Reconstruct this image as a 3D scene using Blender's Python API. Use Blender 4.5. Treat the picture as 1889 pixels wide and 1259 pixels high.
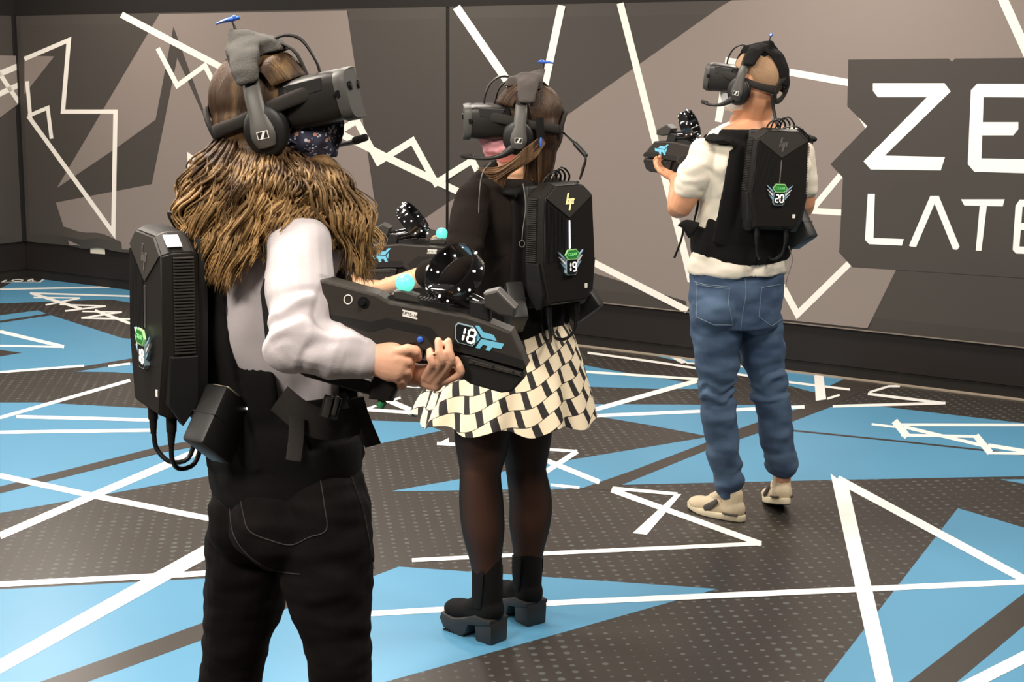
import bpy, bmesh, math, random
import numpy as np
from mathutils import Vector as V, Matrix as M, noise
from mathutils.geometry import tessellate_polygon

S = bpy.context.scene
COL = S.collection
for o in list(bpy.data.objects):
    bpy.data.objects.remove(o, do_unlink=True)
random.seed(7)
PI = math.pi

# ------------------------------------------------------------------ camera
FOC, CX, CY, EYE, HORIZON, ROLL = 3000.0, 944.5, 629.5, 1.8, 68.0, 0.007
pitch = math.atan((CY - HORIZON) / FOC)
cf = V((0, math.cos(pitch), -math.sin(pitch)))
cu0 = V((0, math.sin(pitch), math.cos(pitch)))
cr0 = V((1, 0, 0))
cr = cr0 * math.cos(ROLL) + cu0 * math.sin(ROLL)
cu = cu0 * math.cos(ROLL) - cr0 * math.sin(ROLL)
CAM = V((0, 0, EYE))
cd = bpy.data.cameras.new('camera')
cam = bpy.data.objects.new('camera', cd)
COL.objects.link(cam)
mw = M.Identity(4)
for i in range(3):
    mw[i][0], mw[i][1], mw[i][2], mw[i][3] = cr[i], cu[i], -cf[i], CAM[i]
cam.matrix_world = mw
cd.sensor_width = 36
cd.lens = 36 * FOC / 1889
cd.clip_start = 0.05
S.camera = cam

def ray(x, y):
    return cf + cr * ((x - CX) / FOC) + cu * ((CY - y) / FOC)
def fl(x, y, z=0.0):                 # point of the photograph lying on the floor -> world
    d = ray(x, y)
    return CAM + d * ((z - EYE) / d.z)
def P(x, y, Y):                      # point of the photograph at distance Y -> world
    d = ray(x, y)
    return CAM + d * (Y / d.y)

# ------------------------------------------------------------------ world, lights, exposure
w = bpy.data.worlds.new('world')
S.world = w
w.use_nodes = True
w.node_tree.nodes['Background'].inputs[0].default_value = (1, 0.9, 0.8, 1)
w.node_tree.nodes['Background'].inputs[1].default_value = 0.05
S.view_settings.view_transform = 'Standard'
S.view_settings.look = 'None'
S.view_settings.gamma = 1
S.view_settings.use_curve_mapping = False
S.view_settings.exposure = 0.0
WARM = (1.0, 0.9, 0.79)
def area(name, loc, size, power, rot=(0, 0, 0), color=WARM):
    l = bpy.data.lights.new(name, 'AREA')
    l.shape = 'RECTANGLE'
    l.size, l.size_y = size
    l.energy = power
    l.color = color
    o = bpy.data.objects.new(name, l)
    o.location = loc
    o.rotation_euler = rot
    COL.objects.link(o)
    return o
# rows of square ceiling lamps parallel to the painted wall
la_, lb_ = fl(50, 512), fl(1889, 738)
lw = (lb_ - la_).normalized(); ln0 = V((lw.y, -lw.x, 0))
if ln0.y > 0: ln0 = -ln0
for off, us, p_ in ((1.15, (1.3, 3.9, 6.5, 9.1), 54), (3.5, (0.9, 3.4, 6.0, 8.6), 58), (5.9, (1.6, 4.2, 6.8), 88), (8.4, (1.6, 4.6, 7.4), 80)):
    for u_ in us:
        q = la_ + lw * u_ + ln0 * off
        area('ceiling_and_fill_light', (q.x, q.y, 2.96), (0.6, 0.6), p_)

for x_, y_, p_ in ((0.45, 1.9, 56), (-1.5, 1.2, 40)):  # unseen fill lights, added to brighten the foreground player from the camera side
    area('ceiling_and_fill_light', (x_, y_, 2.96), (0.6, 0.6), p_)

# ------------------------------------------------------------------ materials
def mat(name, col, rough=0.6, metal=0.0, spec=0.5, bump=0.0, bscale=200.0, vary=0.0, vscale=30.0, emit=None, estr=1.0, alpha=1.0, trans=0.0, sheen=0.0, coat=0.0):
    m = bpy.data.materials.new(name)
    m.use_nodes = True
    nt = m.node_tree
    b = nt.nodes['Principled BSDF']
    b.inputs['Base Color'].default_value = (*col, 1)
    b.inputs['Roughness'].default_value = rough
    b.inputs['Metallic'].default_value = metal
    b.inputs['Specular IOR Level'].default_value = spec
    b.inputs['Sheen Weight'].default_value = sheen
    b.inputs['Coat Weight'].default_value = coat
    b.inputs['Transmission Weight'].default_value = trans
    b.inputs['Alpha'].default_value = alpha
    if emit:
        b.inputs['Emission Color'].default_value = (*emit, 1)
        b.inputs['Emission Strength'].default_value = estr
    tc = nt.nodes.new('ShaderNodeTexCoord')
    if bump:
        n = nt.nodes.new('ShaderNodeTexNoise')
        n.inputs['Scale'].default_value = bscale
        n.inputs['Detail'].default_value = 4
        nt.links.new(tc.outputs['Object'], n.inputs['Vector'])
        bp = nt.nodes.new('ShaderNodeBump')
        bp.inputs['Strength'].default_value = bump
        bp.inputs['Distance'].default_value = 0.01
        nt.links.new(n.outputs['Fac'], bp.inputs['Height'])
        nt.links.new(bp.outputs['Normal'], b.inputs['Normal'])
    if vary:
        n = nt.nodes.new('ShaderNodeTexNoise')
        n.inputs['Scale'].default_value = vscale
        n.inputs['Detail'].default_value = 3
        nt.links.new(tc.outputs['Object'], n.inputs['Vector'])
        mp = nt.nodes.new('ShaderNodeMapRange')
        mp.inputs['To Min'].default_value = 1 - vary
        mp.inputs['To Max'].default_value = 1 + vary
        nt.links.new(n.outputs['Fac'], mp.inputs['Value'])
        mx = nt.nodes.new('ShaderNodeVectorMath')
        mx.operation = 'SCALE'
        mx.inputs[0].default_value = col
        nt.links.new(mp.outputs[0], mx.inputs['Scale'])
        nt.links.new(mx.outputs[0], b.inputs['Base Color'])
    return m

# ------------------------------------------------------------------ object helpers
def tag(o, label=None, cat=None, group=None, kind=None):
    if label: o['label'] = label
    if cat: o['category'] = cat
    if group: o['group'] = group
    if kind: o['kind'] = kind
    return o
def thing(name, mw, label, cat, group=None):
    o = bpy.data.objects.new(name, None)
    o.empty_display_size = 0.1
    COL.objects.link(o)
    o.matrix_basis = mw
    return tag(o, label, cat, group)
def root_of(o):
    while o.parent: o = o.parent
    return o
def link(name, me, m, parent=None, world=True):
    o = bpy.data.objects.new(name, me)
    COL.objects.link(o)
    if m and not me.materials: me.materials.append(m)
    if parent:
        if world:
            me.transform(root_of(parent).matrix_basis.inverted())
        o.parent = parent
    return o
def done(name, bm, m=None, parent=None, world=True, smooth=True, auto=40, recalc=True):
    if recalc: bmesh.ops.recalc_face_normals(bm, faces=bm.faces[:])
    me = bpy.data.meshes.new(name)
    bm.to_mesh(me); bm.free()
    if smooth:
        me.shade_smooth()
        if auto < 180: me.set_sharp_from_angle(angle=math.radians(auto))
    return link(name, me, m, parent, world)
def remesh(name, bm, m=None, parent=None, voxel=0.005, it=3, fac=0.5, world=True, disp=None, dec=1.0, post=None):
    """Fuse overlapping closed shapes into one continuous smooth surface."""
    bmesh.ops.recalc_face_normals(bm, faces=bm.faces[:])
    me = bpy.data.meshes.new('t')
    bm.to_mesh(me); bm.free()
    o = bpy.data.objects.new('t', me)
    COL.objects.link(o)
    r = o.modifiers.new('r', 'REMESH'); r.mode = 'VOXEL'; r.voxel_size = voxel
    s = o.modifiers.new('s', 'SMOOTH'); s.iterations = it; s.factor = fac
    dg = bpy.context.evaluated_depsgraph_get()
    me2 = bpy.data.meshes.new_from_object(o.evaluated_get(dg))
    bpy.data.objects.remove(o); bpy.data.meshes.remove(me)
    if disp:
        n = len(me2.vertices)
        co = np.empty(n * 3); me2.vertices.foreach_get('co', co); co = co.reshape(-1, 3)
        no = np.empty(n * 3); me2.vertex_normals.foreach_get('vector', no); no = no.reshape(-1, 3)
        co = disp(co, no)
        me2.vertices.foreach_set('co', co.ravel())
        me2.update()
    me2.name = name
    me2.shade_smooth()
    return link(name, me2, m, parent, world)

def cr_spline(pts, n):
    """Catmull-Rom through rows of numbers, n steps per span."""
    p = [list(q) for q in pts]
    if len(p) == 2 or n == 1:
        out = []
        for i in range(len(p) - 1):
            for k in range(n):
                t = k / n
                out.append([a + (b - a) * t for a, b in zip(p[i], p[i + 1])])
        return out + [p[-1]]
    e = [[2 * a - b for a, b in zip(p[0], p[1])]] + p + [[2 * a - b for a, b in zip(p[-1], p[-2])]]
    out = []
    for i in range(1, len(e) - 2):
        for k in range(n):
            t = k / n
            out.append([0.5 * (2 * b + (c - a) * t + (2 * a - 5 * b + 4 * c - d) * t * t + (3 * b - a - 3 * c + d) * t ** 3)
                        for a, b, c, d in zip(e[i - 1], e[i], e[i + 1], e[i + 2])])
    return out + [p[-1]]
def tube(bm, pts, rad, seg=12, n=4, ref=None, round_ends=True, closed=False):
    """Tapered tube; rad = r or (r across ref, r other) for each point."""
    rows = []
    for i, q in enumerate(pts):
        r = rad[i] if isinstance(rad, list) else rad
        a, b = (r, r) if not isinstance(r, (tuple, list)) else r
        rows.append([q[0], q[1], q[2], a, b])
    if closed: rows.append(rows[0])
    rows = cr_spline(rows, n)
    if closed: rows = rows[:-1]
    C = [V(r[:3]) for r in rows]; A = [max(r[3], 1e-5) for r in rows]; B = [max(r[4], 1e-5) for r in rows]
    N = len(C)
    def tan(i):
        if closed: return (C[(i + 1) % N] - C[(i - 1) % N]).normalized()
        return (C[min(i + 1, N - 1)] - C[max(i - 1, 0)]).normalized()
    t0 = tan(0)
    u = (V(ref) if ref is not None else (V((0, 0, 1)) if abs(t0.z) < 0.9 else V((1, 0, 0))))
    rings = []
    def ring(c, t, u, a, b):
        x = (u - t * u.dot(t)).normalized(); y = t.cross(x)
        rings.append([bm.verts.new(c + x * (a * math.cos(2 * PI * k / seg)) + y * (b * math.sin(2 * PI * k / seg))) for k in range(seg)])
        return x
    if round_ends and not closed:
        for s_ in (0.9, 0.6, 0.3):
            h = math.sqrt(1 - s_ * s_)
            ring(C[0] - t0 * min(A[0], B[0]) * s_, t0, u, A[0] * h, B[0] * h)
    for i in range(N):
        t = tan(i)
        x = ring(C[i], t, u, A[i], B[i])
        if ref is None: u = x
    if round_ends and not closed:
        t = tan(N - 1)
        for s_ in (0.3, 0.6, 0.9):
            h = math.sqrt(1 - s_ * s_)
            ring(C[-1] + t * min(A[-1], B[-1]) * s_, t, u, A[-1] * h, B[-1] * h)
    for i in range(len(rings) - (0 if closed else 1)):
        r1, r2 = rings[i], rings[(i + 1) % len(rings)]
        for k in range(seg):
            bm.faces.new((r1[k], r1[(k + 1) % seg], r2[(k + 1) % seg], r2[k]))
    if not closed:
        bm.faces.new(rings[0][::-1]); bm.faces.new(rings[-1])
    return bm
def frame(fwd, up=(0, 0, 1)):
    """Rotation whose Y is fwd, X is right, Z up."""
    f = V(fwd).normalized(); r = f.cross(V(up)).normalized(); u = r.cross(f)
    return M((r, f, u)).transposed()
def ell(bm, c, r, rot=None, u=20, v=14):
    q = bmesh.ops.create_uvsphere(bm, u_segments=u, v_segments=v, radius=1)['verts']
    mm = M.Translation(V(c)) @ (rot.to_4x4() if rot else M.Identity(4)) @ M.Diagonal((*r, 1))
    bmesh.ops.transform(bm, matrix=mm, verts=q)
    return bm
def box(bm, c, s, rot=None, bev=0.0, seg=2, taper=None):
    """Box centred at c of full size s; taper=(x,y) scales the top."""
    q = bmesh.ops.create_cube(bm, size=1)['verts']
    for v_ in q:
        if taper and v_.co.z > 0: v_.co.x *= taper[0]; v_.co.y *= taper[1]
    mm = M.Translation(V(c)) @ (rot.to_4x4() if rot else M.Identity(4)) @ M.Diagonal((*s, 1))
    bmesh.ops.transform(bm, matrix=mm, verts=q)
    if bev:
        es = list({e for v_ in q for e in v_.link_edges})
        bmesh.ops.bevel(bm, geom=es, offset=bev, segments=seg, affect='EDGES', profile=0.5)
    return bm
def cyl(bm, a, b, r1, r2=None, seg=20):
    a, b = V(a), V(b); r2 = r1 if r2 is None else r2
    q = bmesh.ops.create_cone(bm, cap_ends=True, segments=seg, radius1=r1, radius2=r2, depth=(b - a).length)['verts']
    rot = (b - a).to_track_quat('Z', 'Y').to_matrix().to_4x4()
    bmesh.ops.transform(bm, matrix=M.Translation((a + b) / 2) @ rot, verts=q)
    return bm
def prism(bm, poly, lo, hi, mp, bev=0.0):
    """Extrude a 2D outline between depths lo and hi; mp(u, v, d) -> point."""
    a = [bm.verts.new(mp(x, y, lo)) for x, y in poly]
    b = [bm.verts.new(mp(x, y, hi)) for x, y in poly]
    n = len(poly)
    fs = [bm.faces.new(a[::-1]), bm.faces.new(b)]
    for i in range(n):
        fs.append(bm.faces.new((a[i], a[(i + 1) % n], b[(i + 1) % n], b[i])))
    if bev:
        bmesh.ops.recalc_face_normals(bm, faces=fs)
        es = list({e for f in fs[:2] for e in f.edges})
        bmesh.ops.bevel(bm, geom=es, offset=bev, segments=2, affect='EDGES', profile=0.5)
    return bm
def flat(bm, poly, mp):
    vs = [bm.verts.new(mp(x, y)) for x, y in poly]
    for t in tessellate_polygon([[V((x, y, 0)) for x, y in poly]]):
        bm.faces.new([vs[i] for i in t])
def stroke(pts, wd):
    """Outline of a mitred polyline of width wd (2D)."""
    n = len(pts); L = []; R = []
    for i in range(n):
        d1 = V((pts[i][0] - pts[i - 1][0], pts[i][1] - pts[i - 1][1])).normalized() if i else None
        d2 = V((pts[i + 1][0] - pts[i][0], pts[i + 1][1] - pts[i][1])).normalized() if i < n - 1 else None
        d1 = d1 or d2; d2 = d2 or d1
        nn = V((-d1.y - d2.y, d1.x + d2.x)).normalized()
        k = wd / 2 / max(nn.dot(V((-d1.y, d1.x))), 0.25)
        L.append((pts[i][0] + nn.x * k, pts[i][1] + nn.y * k)); R.append((pts[i][0] - nn.x * k, pts[i][1] - nn.y * k))
    return [[L[i], L[i + 1], R[i + 1], R[i]] for i in range(n - 1)]
# ------------------------------------------------------------------ room
M_black = mat('matt_black_wall', (0.013, 0.011, 0.010), 0.75, spec=0.3, bump=0.05)
M_plinth = mat('brown_black_board', (0.013, 0.0098, 0.0085), 0.6, spec=0.3, bump=0.03, bscale=60)
M_mural = mat('dark_grey_mural_fabric', (0.052, 0.045, 0.039), 0.75, bump=0.08, bscale=900)
M_grey = mat('warm_grey_mural_print', (0.235, 0.195, 0.175), 0.75, bump=0.08, bscale=900)
M_cream = mat('white_mural_print', (0.86, 0.83, 0.76), 0.7)
M_lip = mat('worn_panel_edge', (0.2, 0.17, 0.14), 0.6)
M_blue = mat('blue_vinyl_print', (0.085, 0.265, 0.43), 0.34, vary=0.05, vscale=3)
M_strip = mat('dark_vinyl_print', (0.042, 0.036, 0.031), 0.34)
M_line = mat('white_vinyl_print', (0.85, 0.85, 0.82), 0.34)
M_edge = mat('beige_floor_edge', (0.33, 0.28, 0.22), 0.5)

def dotted():
    m = bpy.data.materials.new('dotted_dark_vinyl'); m.use_nodes = True
    nt = m.node_tree; b = nt.nodes['Principled BSDF']; N = nt.nodes.new; L = nt.links.new
    b.inputs['Roughness'].default_value = 0.34
    tc = N('ShaderNodeTexCoord'); mp = N('ShaderNodeMapping')
    mp.inputs['Rotation'].default_value = (0, 0, math.radians(-8)); mp.inputs['Scale'].default_value = (20.5, 20.5, 1)
    L(tc.outputs['Object'], mp.inputs['Vector'])
    fl_ = N('ShaderNodeVectorMath'); fl_.operation = 'FLOOR'; L(mp.outputs[0], fl_.inputs[0])
    fr = N('ShaderNodeVectorMath'); fr.operation = 'FRACTION'; L(mp.outputs[0], fr.inputs[0])
    sub = N('ShaderNodeVectorMath'); sub.operation = 'SUBTRACT'; sub.inputs[1].default_value = (0.5, 0.5, 0); L(fr.outputs[0], sub.inputs[0])
    sx = N('ShaderNodeVectorMath'); sx.operation = 'MULTIPLY'; sx.inputs[1].default_value = (1, 1, 0); L(sub.outputs[0], sx.inputs[0])
    ln = N('ShaderNodeVectorMath'); ln.operation = 'LENGTH'; L(sx.outputs[0], ln.inputs[0])
    wn = N('ShaderNodeTexWhiteNoise'); wn.noise_dimensions = '2D'; L(fl_.outputs[0], wn.inputs['Vector'])
    no = N('ShaderNodeTexNoise'); no.inputs['Scale'].default_value = 0.16; no.inputs['Detail'].default_value = 2; L(fl_.outputs[0], no.inputs['Vector'])
    r1 = N('ShaderNodeMath'); r1.operation = 'MULTIPLY'; r1.inputs[1].default_value = 0.09; L(wn.outputs['Value'], r1.inputs[0])
    r2 = N('ShaderNodeMapRange'); r2.inputs['From Min'].default_value = 0.3; r2.inputs['From Max'].default_value = 0.7; r2.inputs['To Min'].default_value = 0.03; r2.inputs['To Max'].default_value = 0.17; L(no.outputs['Fac'], r2.inputs['Value'])
    r3 = N('ShaderNodeMath'); r3.operation = 'ADD'; L(r1.outputs[0], r3.inputs[0]); L(r2.outputs[0], r3.inputs[1])
    ls = N('ShaderNodeMath'); ls.operation = 'LESS_THAN'; L(ln.outputs['Value'], ls.inputs[0]); L(r3.outputs[0], ls.inputs[1])
    mx = N('ShaderNodeMix'); mx.data_type = 'RGBA'
    mx.inputs['A'].default_value = (0.038, 0.033, 0.029, 1); mx.inputs['B'].default_value = (0.088, 0.097, 0.094, 1)
    L(ls.outputs[0], mx.inputs['Factor']); L(mx.outputs['Result'], b.inputs['Base Color'])
    return m
M_dots = dotted()

WA = fl(50, 512); WB = fl(1889, 738)
wd = (WB - WA).normalized(); wn_ = V((wd.y, -wd.x, 0))          # towards the camera
CORNER = WA.copy()
LEFT_END = fl(0, 518.5)
ld = (LEFT_END - CORNER).normalized(); ln_ = V((-ld.y, ld.x, 0))
if ln_.dot(CAM - CORNER) < 0: ln_ = -ln_
def on_wall(x, y, off=0.0, base=None, n=None):
    n = n or wn_; base = base or CORNER
    d = ray(x, y)
    t = ((base + n * off) - CAM).dot(n) / d.dot(n)
    return CAM + d * t
HGT = 3.0
def wall_obj(name, a, b, n, z0=0.0, z1=HGT, th=0.12):
    bm = bmesh.new()
    d = b - a
    for (p, q, z, s) in [(0, 0, 0, 0)]:
        vs = []
        for off in (0, -th):
            for pt in (a, b):
                for z in (z0, z1): vs.append(bm.verts.new(V((pt.x, pt.y, z)) + n * off))
        idx = [(0, 1, 3, 2), (4, 6, 7, 5), (0, 4, 5, 1), (2, 3, 7, 6), (0, 2, 6, 4), (1, 5, 7, 3)]
        for f in idx: bm.faces.new([vs[i] for i in f])
    return tag(done(name, bm, M_black, smooth=False), kind='structure')
R_END = CORNER + wd * 13.5                     # far right end of the painted wall
L_END = CORNER + ld * 12.5
Q = V((4.6, -4.2, 0))
w_back = wall_obj('wall_back', CORNER, R_END, wn_)
w_left = wall_obj('wall_left', CORNER, L_END, ln_)
# closing walls (outside the frame)
def inward(a, b):
    d = (b - a).normalized(); n = V((d.y, -d.x, 0))
    return n if n.dot(V((0, 4, 0)) - a) > 0 else -n
w_right = wall_obj('wall_right', R_END, Q, inward(R_END, Q))
w_front = wall_obj('wall_front', L_END, Q, inward(L_END, Q))
for nm, z, th in (('floor', 0.0, -0.1), ('ceiling', HGT, 0.1)):
    bm = bmesh.new()
    vs = [bm.verts.new(V((p.x, p.y, z))) for p in (CORNER, R_END, Q, L_END)]
    ws = [bm.verts.new(V((p.x, p.y, z + th))) for p in (CORNER, R_END, Q, L_END)]
    bm.faces.new(vs); bm.faces.new(ws[::-1])
    for i in range(4): bm.faces.new((vs[i], vs[(i + 1) % 4], ws[(i + 1) % 4], ws[i]))
    o = tag(done(nm, bm, M_dots if nm == 'floor' else M_black, smooth=False), kind='structure')
    if nm == 'floor': floor = o
    else: ceiling = o

def floor_print(name, polys, m, lift):
    bm = bmesh.new()
    for k, p in enumerate(polys): flat(bm, p, lambda x, y: fl(x, y, lift + k * 3e-6))
    for f in bm.faces:
        if f.normal.z < 0: f.normal_flip()
    return done(name, bm, m, floor, smooth=False, recalc=False)
BLUE = [
 [(0,533),(22,521),(85,515),(242,533),(400,553),(400,575),(242,559),(205,553),(188,553),(90,557),(0,560)],
 [(0,582),(70,573),(85,579),(0,592)],
 [(0,596),(95,582),(225,624),(420,640),(420,655),(240,662),(150,677),(0,687)],
 [(140,686),(240,670),(300,664),(330,692),(240,689),(210,687)],
 [(0,743),(70,743),(258,753),(430,760),(430,808),(303,822),(0,899)],
 [(0,911),(303,835),(430,812),(430,872),(384,879),(0,947)],
 [(0,1088),(390,1067),(490,1062),(510,1100),(378,1148),(74,1259),(-330,1400),(-500,1300),(-150,1100)],
 [(161,1259),(379,1179),(735,1046),(1323,1087),(1040,1167),(700,1262),(380,1370),(-150,1370)],
 [(600,772),(672,776),(771,779),(815,795),(666,826),(600,838)],
 [(719,907),(844,885),(1040,851),(1310,806),(1300,818),(1163,870),(1074,901),(1000,903)],
 [(1147,895),(1304,831),(1460,779),(1533,751),(1622,750),(1870,779),(1960,790),(1960,878),(1889,879),(1537,886)],
 [(1844,885),(1960,884),(1960,905),(1889,893)],
 [(1205,656),(1300,665),(1460,686),(1556,700),(1529,713),(1500,724),(1440,708),(1362,690),(1330,682),(1270,671)],
 [(980,655),(1071,673),(1160,689),(1250,703),(1330,717),(1289,718),(1208,718),(1087,714),(980,712)],
 [(980,745),(1090,746),(1480,748),(1486,753),(1460,758),(1397,784),(1361,793),(1310,806),(1200,785),(1110,770),(980,757)],
 [(1767,938),(1889,974),(1960,996),(1960,1045),(1889,1095),(1676,1259),(1540,1370),(1400,1400),(1519,1259)],
 [(1765,1259),(1889,1155),(1960,1097),(1960,1400),(1600,1400)],
]
STRIP = [
 [(1074,901),(1163,870),(1301,818),(1361,792),(1460,758),(1486,752),(1529,713),(1556,700),(1620,707),(1533,751),(1460,779),(1304,831),(1147,895),(1125,905)],
 [(0,898),(303,822),(420,803),(420,814),(303,834),(0,911)],
 [(74,1259),(378,1148),(520,1095),(735,1046),(379,1179),(161,1259),(-150,1370),(-330,1400)],
 [(1676,1259),(1889,1095),(1960,1045),(1960,1097),(1889,1155),(1765,1259),(1600,1400),(1500,1400)],
 [(1420,789),(1460,793),(1640,811),(1815,829.5),(1889,838.5),(1889,841),(1815,832.5),(1640,814),(1460,796),(1420,792)],
 [(0,646),(40,651),(0,658)],
]
def sl(pts, w_): return stroke(pts, w_)
WHITE = []
for pts, w_ in [
 ([(0,534),(205,529.5)], 3), ([(55,541),(245,547)], 3), ([(57,541),(150,570)], 5), ([(62,549),(148,550)], 2.6),
 ([(148,550),(84,563)], 3), ([(110,562),(195,565)], 2.6), ([(195,565),(120,574)], 3), ([(152,575),(225,576)], 2.6),
 ([(225,576),(150,587)], 3), ([(150,587),(240,589)], 3), ([(175,573),(240,597)], 5),
 ([(0,612),(118,640)], 6), ([(0,638),(118,640.5)], 3.5), ([(0,687),(155,675)], 4), ([(200,676),(240,671)], 4),
 ([(0,771),(240,702)], 6), ([(30,769),(290,775.5)], 6), ([(0,798),(290,794)], 6),
 ([(0,878),(167,914),(420,964)], 10), ([(0,989),(167,917),(375,829)], 13), ([(-60,1081),(0,1078.5),(440,1055)], 10),
 ([(-80,1272),(0,1230),(393,1011),(470,970)], 24),
 ([(660,1134),(1040,1112),(1889,1074)], 10),
 ([(741,712),(775,715)], 3.5), ([(676,755),(739,734)], 4), ([(720,741),(780,766)], 9), ([(676,756),(780,763)], 6),
 ([(806,818.5),(1002,829)], 6), ([(1002,829),(1065,833)], 5), ([(1065,833),(1008,870)], 9), ([(1003,848),(1106,890)], 9), ([(1016,895),(1069,900)], 5),
 ([(1084,651),(1215,669),(1285,680),(1376,693),(1460,706),(1568,719)], 4),
 ([(1266,670),(1375,677),(1440,680)], 3), ([(1060,685),(1289,700)], 4.5), ([(1289,702),(1080,761)], 8), ([(1085,768),(1484,751)], 6),
 ([(1536,750),(1744,744)], 5), ([(1601,727),(1738,744)], 5), ([(1604,724),(1640,713),(1660,713)], 4), ([(1526,736),(1549,729)], 4),
 ([(1655,784),(1960,784.5)], 5), ([(1608,783),(1660,789)], 4), ([(1650,777),(1674,806)], 13), ([(1662,803),(1807,806)], 5),
 ([(1668,788),(1815,823)], 6), ([(1800,804),(1827,836)], 12), ([(1823,822),(1930,839)], 7), ([(1823,836),(1930,838)], 5),
 ([(1128,904),(1404,1004)], 10), ([(1130,901),(1250,912)], 6), ([(760,1034),(1040,1020),(1405,1003)], 7),
 ([(1545,884),(1889,1069),(1960,1107)], 14), ([(1765,1276),(1889,1213),(1960,1178)], 22),
]:
    WHITE += sl(pts, w_)
WHITE += [[(1236,659),(1252,660),(1270,669),(1257,671)], [(1502,693),(1519,693),(1524,737),(1505,740)],
          [(1246,912),(1257,912),(1193,987),(1167,984)], [(1532,874),(1566,900),(1648,1259),(1660,1312),(1628,1312),(1616,1259)], [(808,818),(828,808),(828,821)]]
floor_print('blue_floor_print', BLUE, M_blue, 0.0004)
floor_print('dark_floor_print', STRIP, M_strip, 0.0008)
floor_print('white_floor_print', WHITE, M_line, 0.0012)
# corner badge printed on the floor
floor_print('badge_floor_print', [[(2,521),(12,514),(50,509.5),(84,514.5),(75,521)]], M_line, 0.0016)
floor_print('badge_floor_print', [[(8,520.2),(16,514.8),(50,510.6),(78,515),(72,520.2)]], M_black, 0.0020)
floor_print('badge_number_print', [q for pts, w_ in [([(26,516.2),(22,518),(28,519.4),(40,519),(42,517),(36,515.8),(27,516)], 1.6), ([(50,518.6),(66,518.6)], 1.3), ([(50,518.4),(60,515)], 2.2), ([(60,515),(61,519.8)], 3)] for q in sl(pts, w_)], M_line, 0.0024)

# base of the walls: floor edge strip, black gap, brown plinth, mural panels
def slab(name, x0, x1, z0, z1, off, th, m, parent, a=None, d=None, n=None, bev=0.0):
    a = a or CORNER; d = d or wd; n = n or wn_
    bm = bmesh.new()
    prism(bm, [(x0, z0), (x1, z0), (x1, z1), (x0, z1)], off, off + th, lambda u, v, w_: a + d * u + n * w_ + V((0, 0, v)), bev)
    return done(name, bm, m, parent, smooth=False)
WL = 13.3
slab('plinth_board', 0.012, WL, 0.068, 0.30, 0.0, 0.012, M_plinth, w_back)
slab('plinth_board', 0.012, 12.0, 0.068, 0.30, 0.0, 0.012, M_plinth, w_left, CORNER, ld, ln_)
tag(slab('baseboard_back', 0.0, WL, 0.0, 0.068, 0.0, 0.004, M_black, None), kind='structure')
tag(slab('baseboard_left', 0.005, 12.0, 0.0, 0.068, 0.0, 0.004, M_black, None, CORNER, ld, ln_), kind='structure')
slab('floor_edge_strip', 3.75, WL, 0.0, 0.006, 0.004, 0.03, M_edge, floor)
# mural panels (fabric on frames, 25 mm proud of the wall)
POFF, PTH = 0.004, 0.026
FACE = POFF + PTH
def along(x, y): return (on_wall(x, y, FACE) - CORNER).dot(wd)
XJ = along(825, 230)
ZT0 = on_wall(50, 29, FACE).z; ZT1 = on_wall(1350, 1, FACE).z
x_t0, x_t1 = along(50, 29), along(1350, 1)
def ztop(u): return ZT0 + (ZT1 - ZT0) * (u - x_t0) / (x_t1 - x_t0)
def panel(name, u0, u1, parent, a=None, d=None, n=None, sag=False):
    a = a or CORNER; d = d or wd; n = n or wn_
    bm = bmesh.new(); NX, NZ = 80, 24
    grid = {}
    for i in range(NX + 1):
        u = u0 + (u1 - u0) * i / NX
        for j in range(NZ + 1):
            t = j / NZ
            zb = 0.277; zt = ztop(u) if d == wd else ZT0
            bulge = 0
            if sag:                                     # loose hem above the paper label
                g = math.exp(-((u - 0.75) / 0.28) ** 2)
                zb -= 0.012 * g * math.sin((u - 0.5) * 14)
                bulge = 0.02 * g * max(0, 1 - t * 6) * math.sin(t * 40 + 0.5 + (u - 0.75) * 3)
            e = min(i, NX - i, j, NZ - j)
            off = FACE + bulge - (0.006 if e == 0 else 0)
            grid[i, j] = bm.verts.new(a + d * u + n * off + V((0, 0, zb + (zt - zb) * t)))
    for i in range(NX):
        for j in range(NZ):
            bm.faces.new((grid[i, j], grid[i + 1, j], grid[i + 1, j + 1], grid[i, j + 1]))
    rim = [grid[i, 0] for i in range(NX + 1)] + [grid[NX, j] for j in range(1, NZ + 1)] + [grid[i, NZ] for i in range(NX - 1, -1, -1)] + [grid[0, j] for j in range(NZ - 1, 0, -1)]
    bk = [bm.verts.new(v.co - n * (v.co - a).dot(n) + n * 0.0) for v in rim]
    for k in range(len(rim)): bm.faces.new((rim[k], bk[k], bk[(k + 1) % len(rim)], rim[(k + 1) % len(rim)]))
    bm.faces.new(bk)
    return done(name, bm, M_mural, parent, smooth=False)
pan1 = panel('mural_panel', 0.045, XJ - 0.013, w_back, sag=True)
pan2 = panel('mural_panel', XJ + 0.013, WL, w_back)
pan3 = panel('mural_panel', 0.045, 12.0, w_left, CORNER, ld, ln_)
slab('joint_strip', XJ - 0.013, XJ + 0.013, 0.277, 1.965, 0.0, 0.018, M_black, w_back)
bm = bmesh.new()                                         # black corner post
prism(bm, [(0, 0.277), (0.045, 0.277), (0.045, 1.92), (0, 1.92)], 0.0, 0.028, lambda u, v, w_: CORNER + wd * u + wn_ * w_ + V((0, 0, v)))
prism(bm, [(0.001, 0.277), (0.045, 0.277), (0.045, 1.92), (0.001, 1.92)], 0.0, 0.028, lambda u, v, w_: CORNER + ld * u + ln_ * w_ + V((0, 0, v)))
tag(done('trim_corner', bm, mat('corner_post_black', (0.006, 0.005, 0.005), 0.6), smooth=False), kind='structure')
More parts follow.
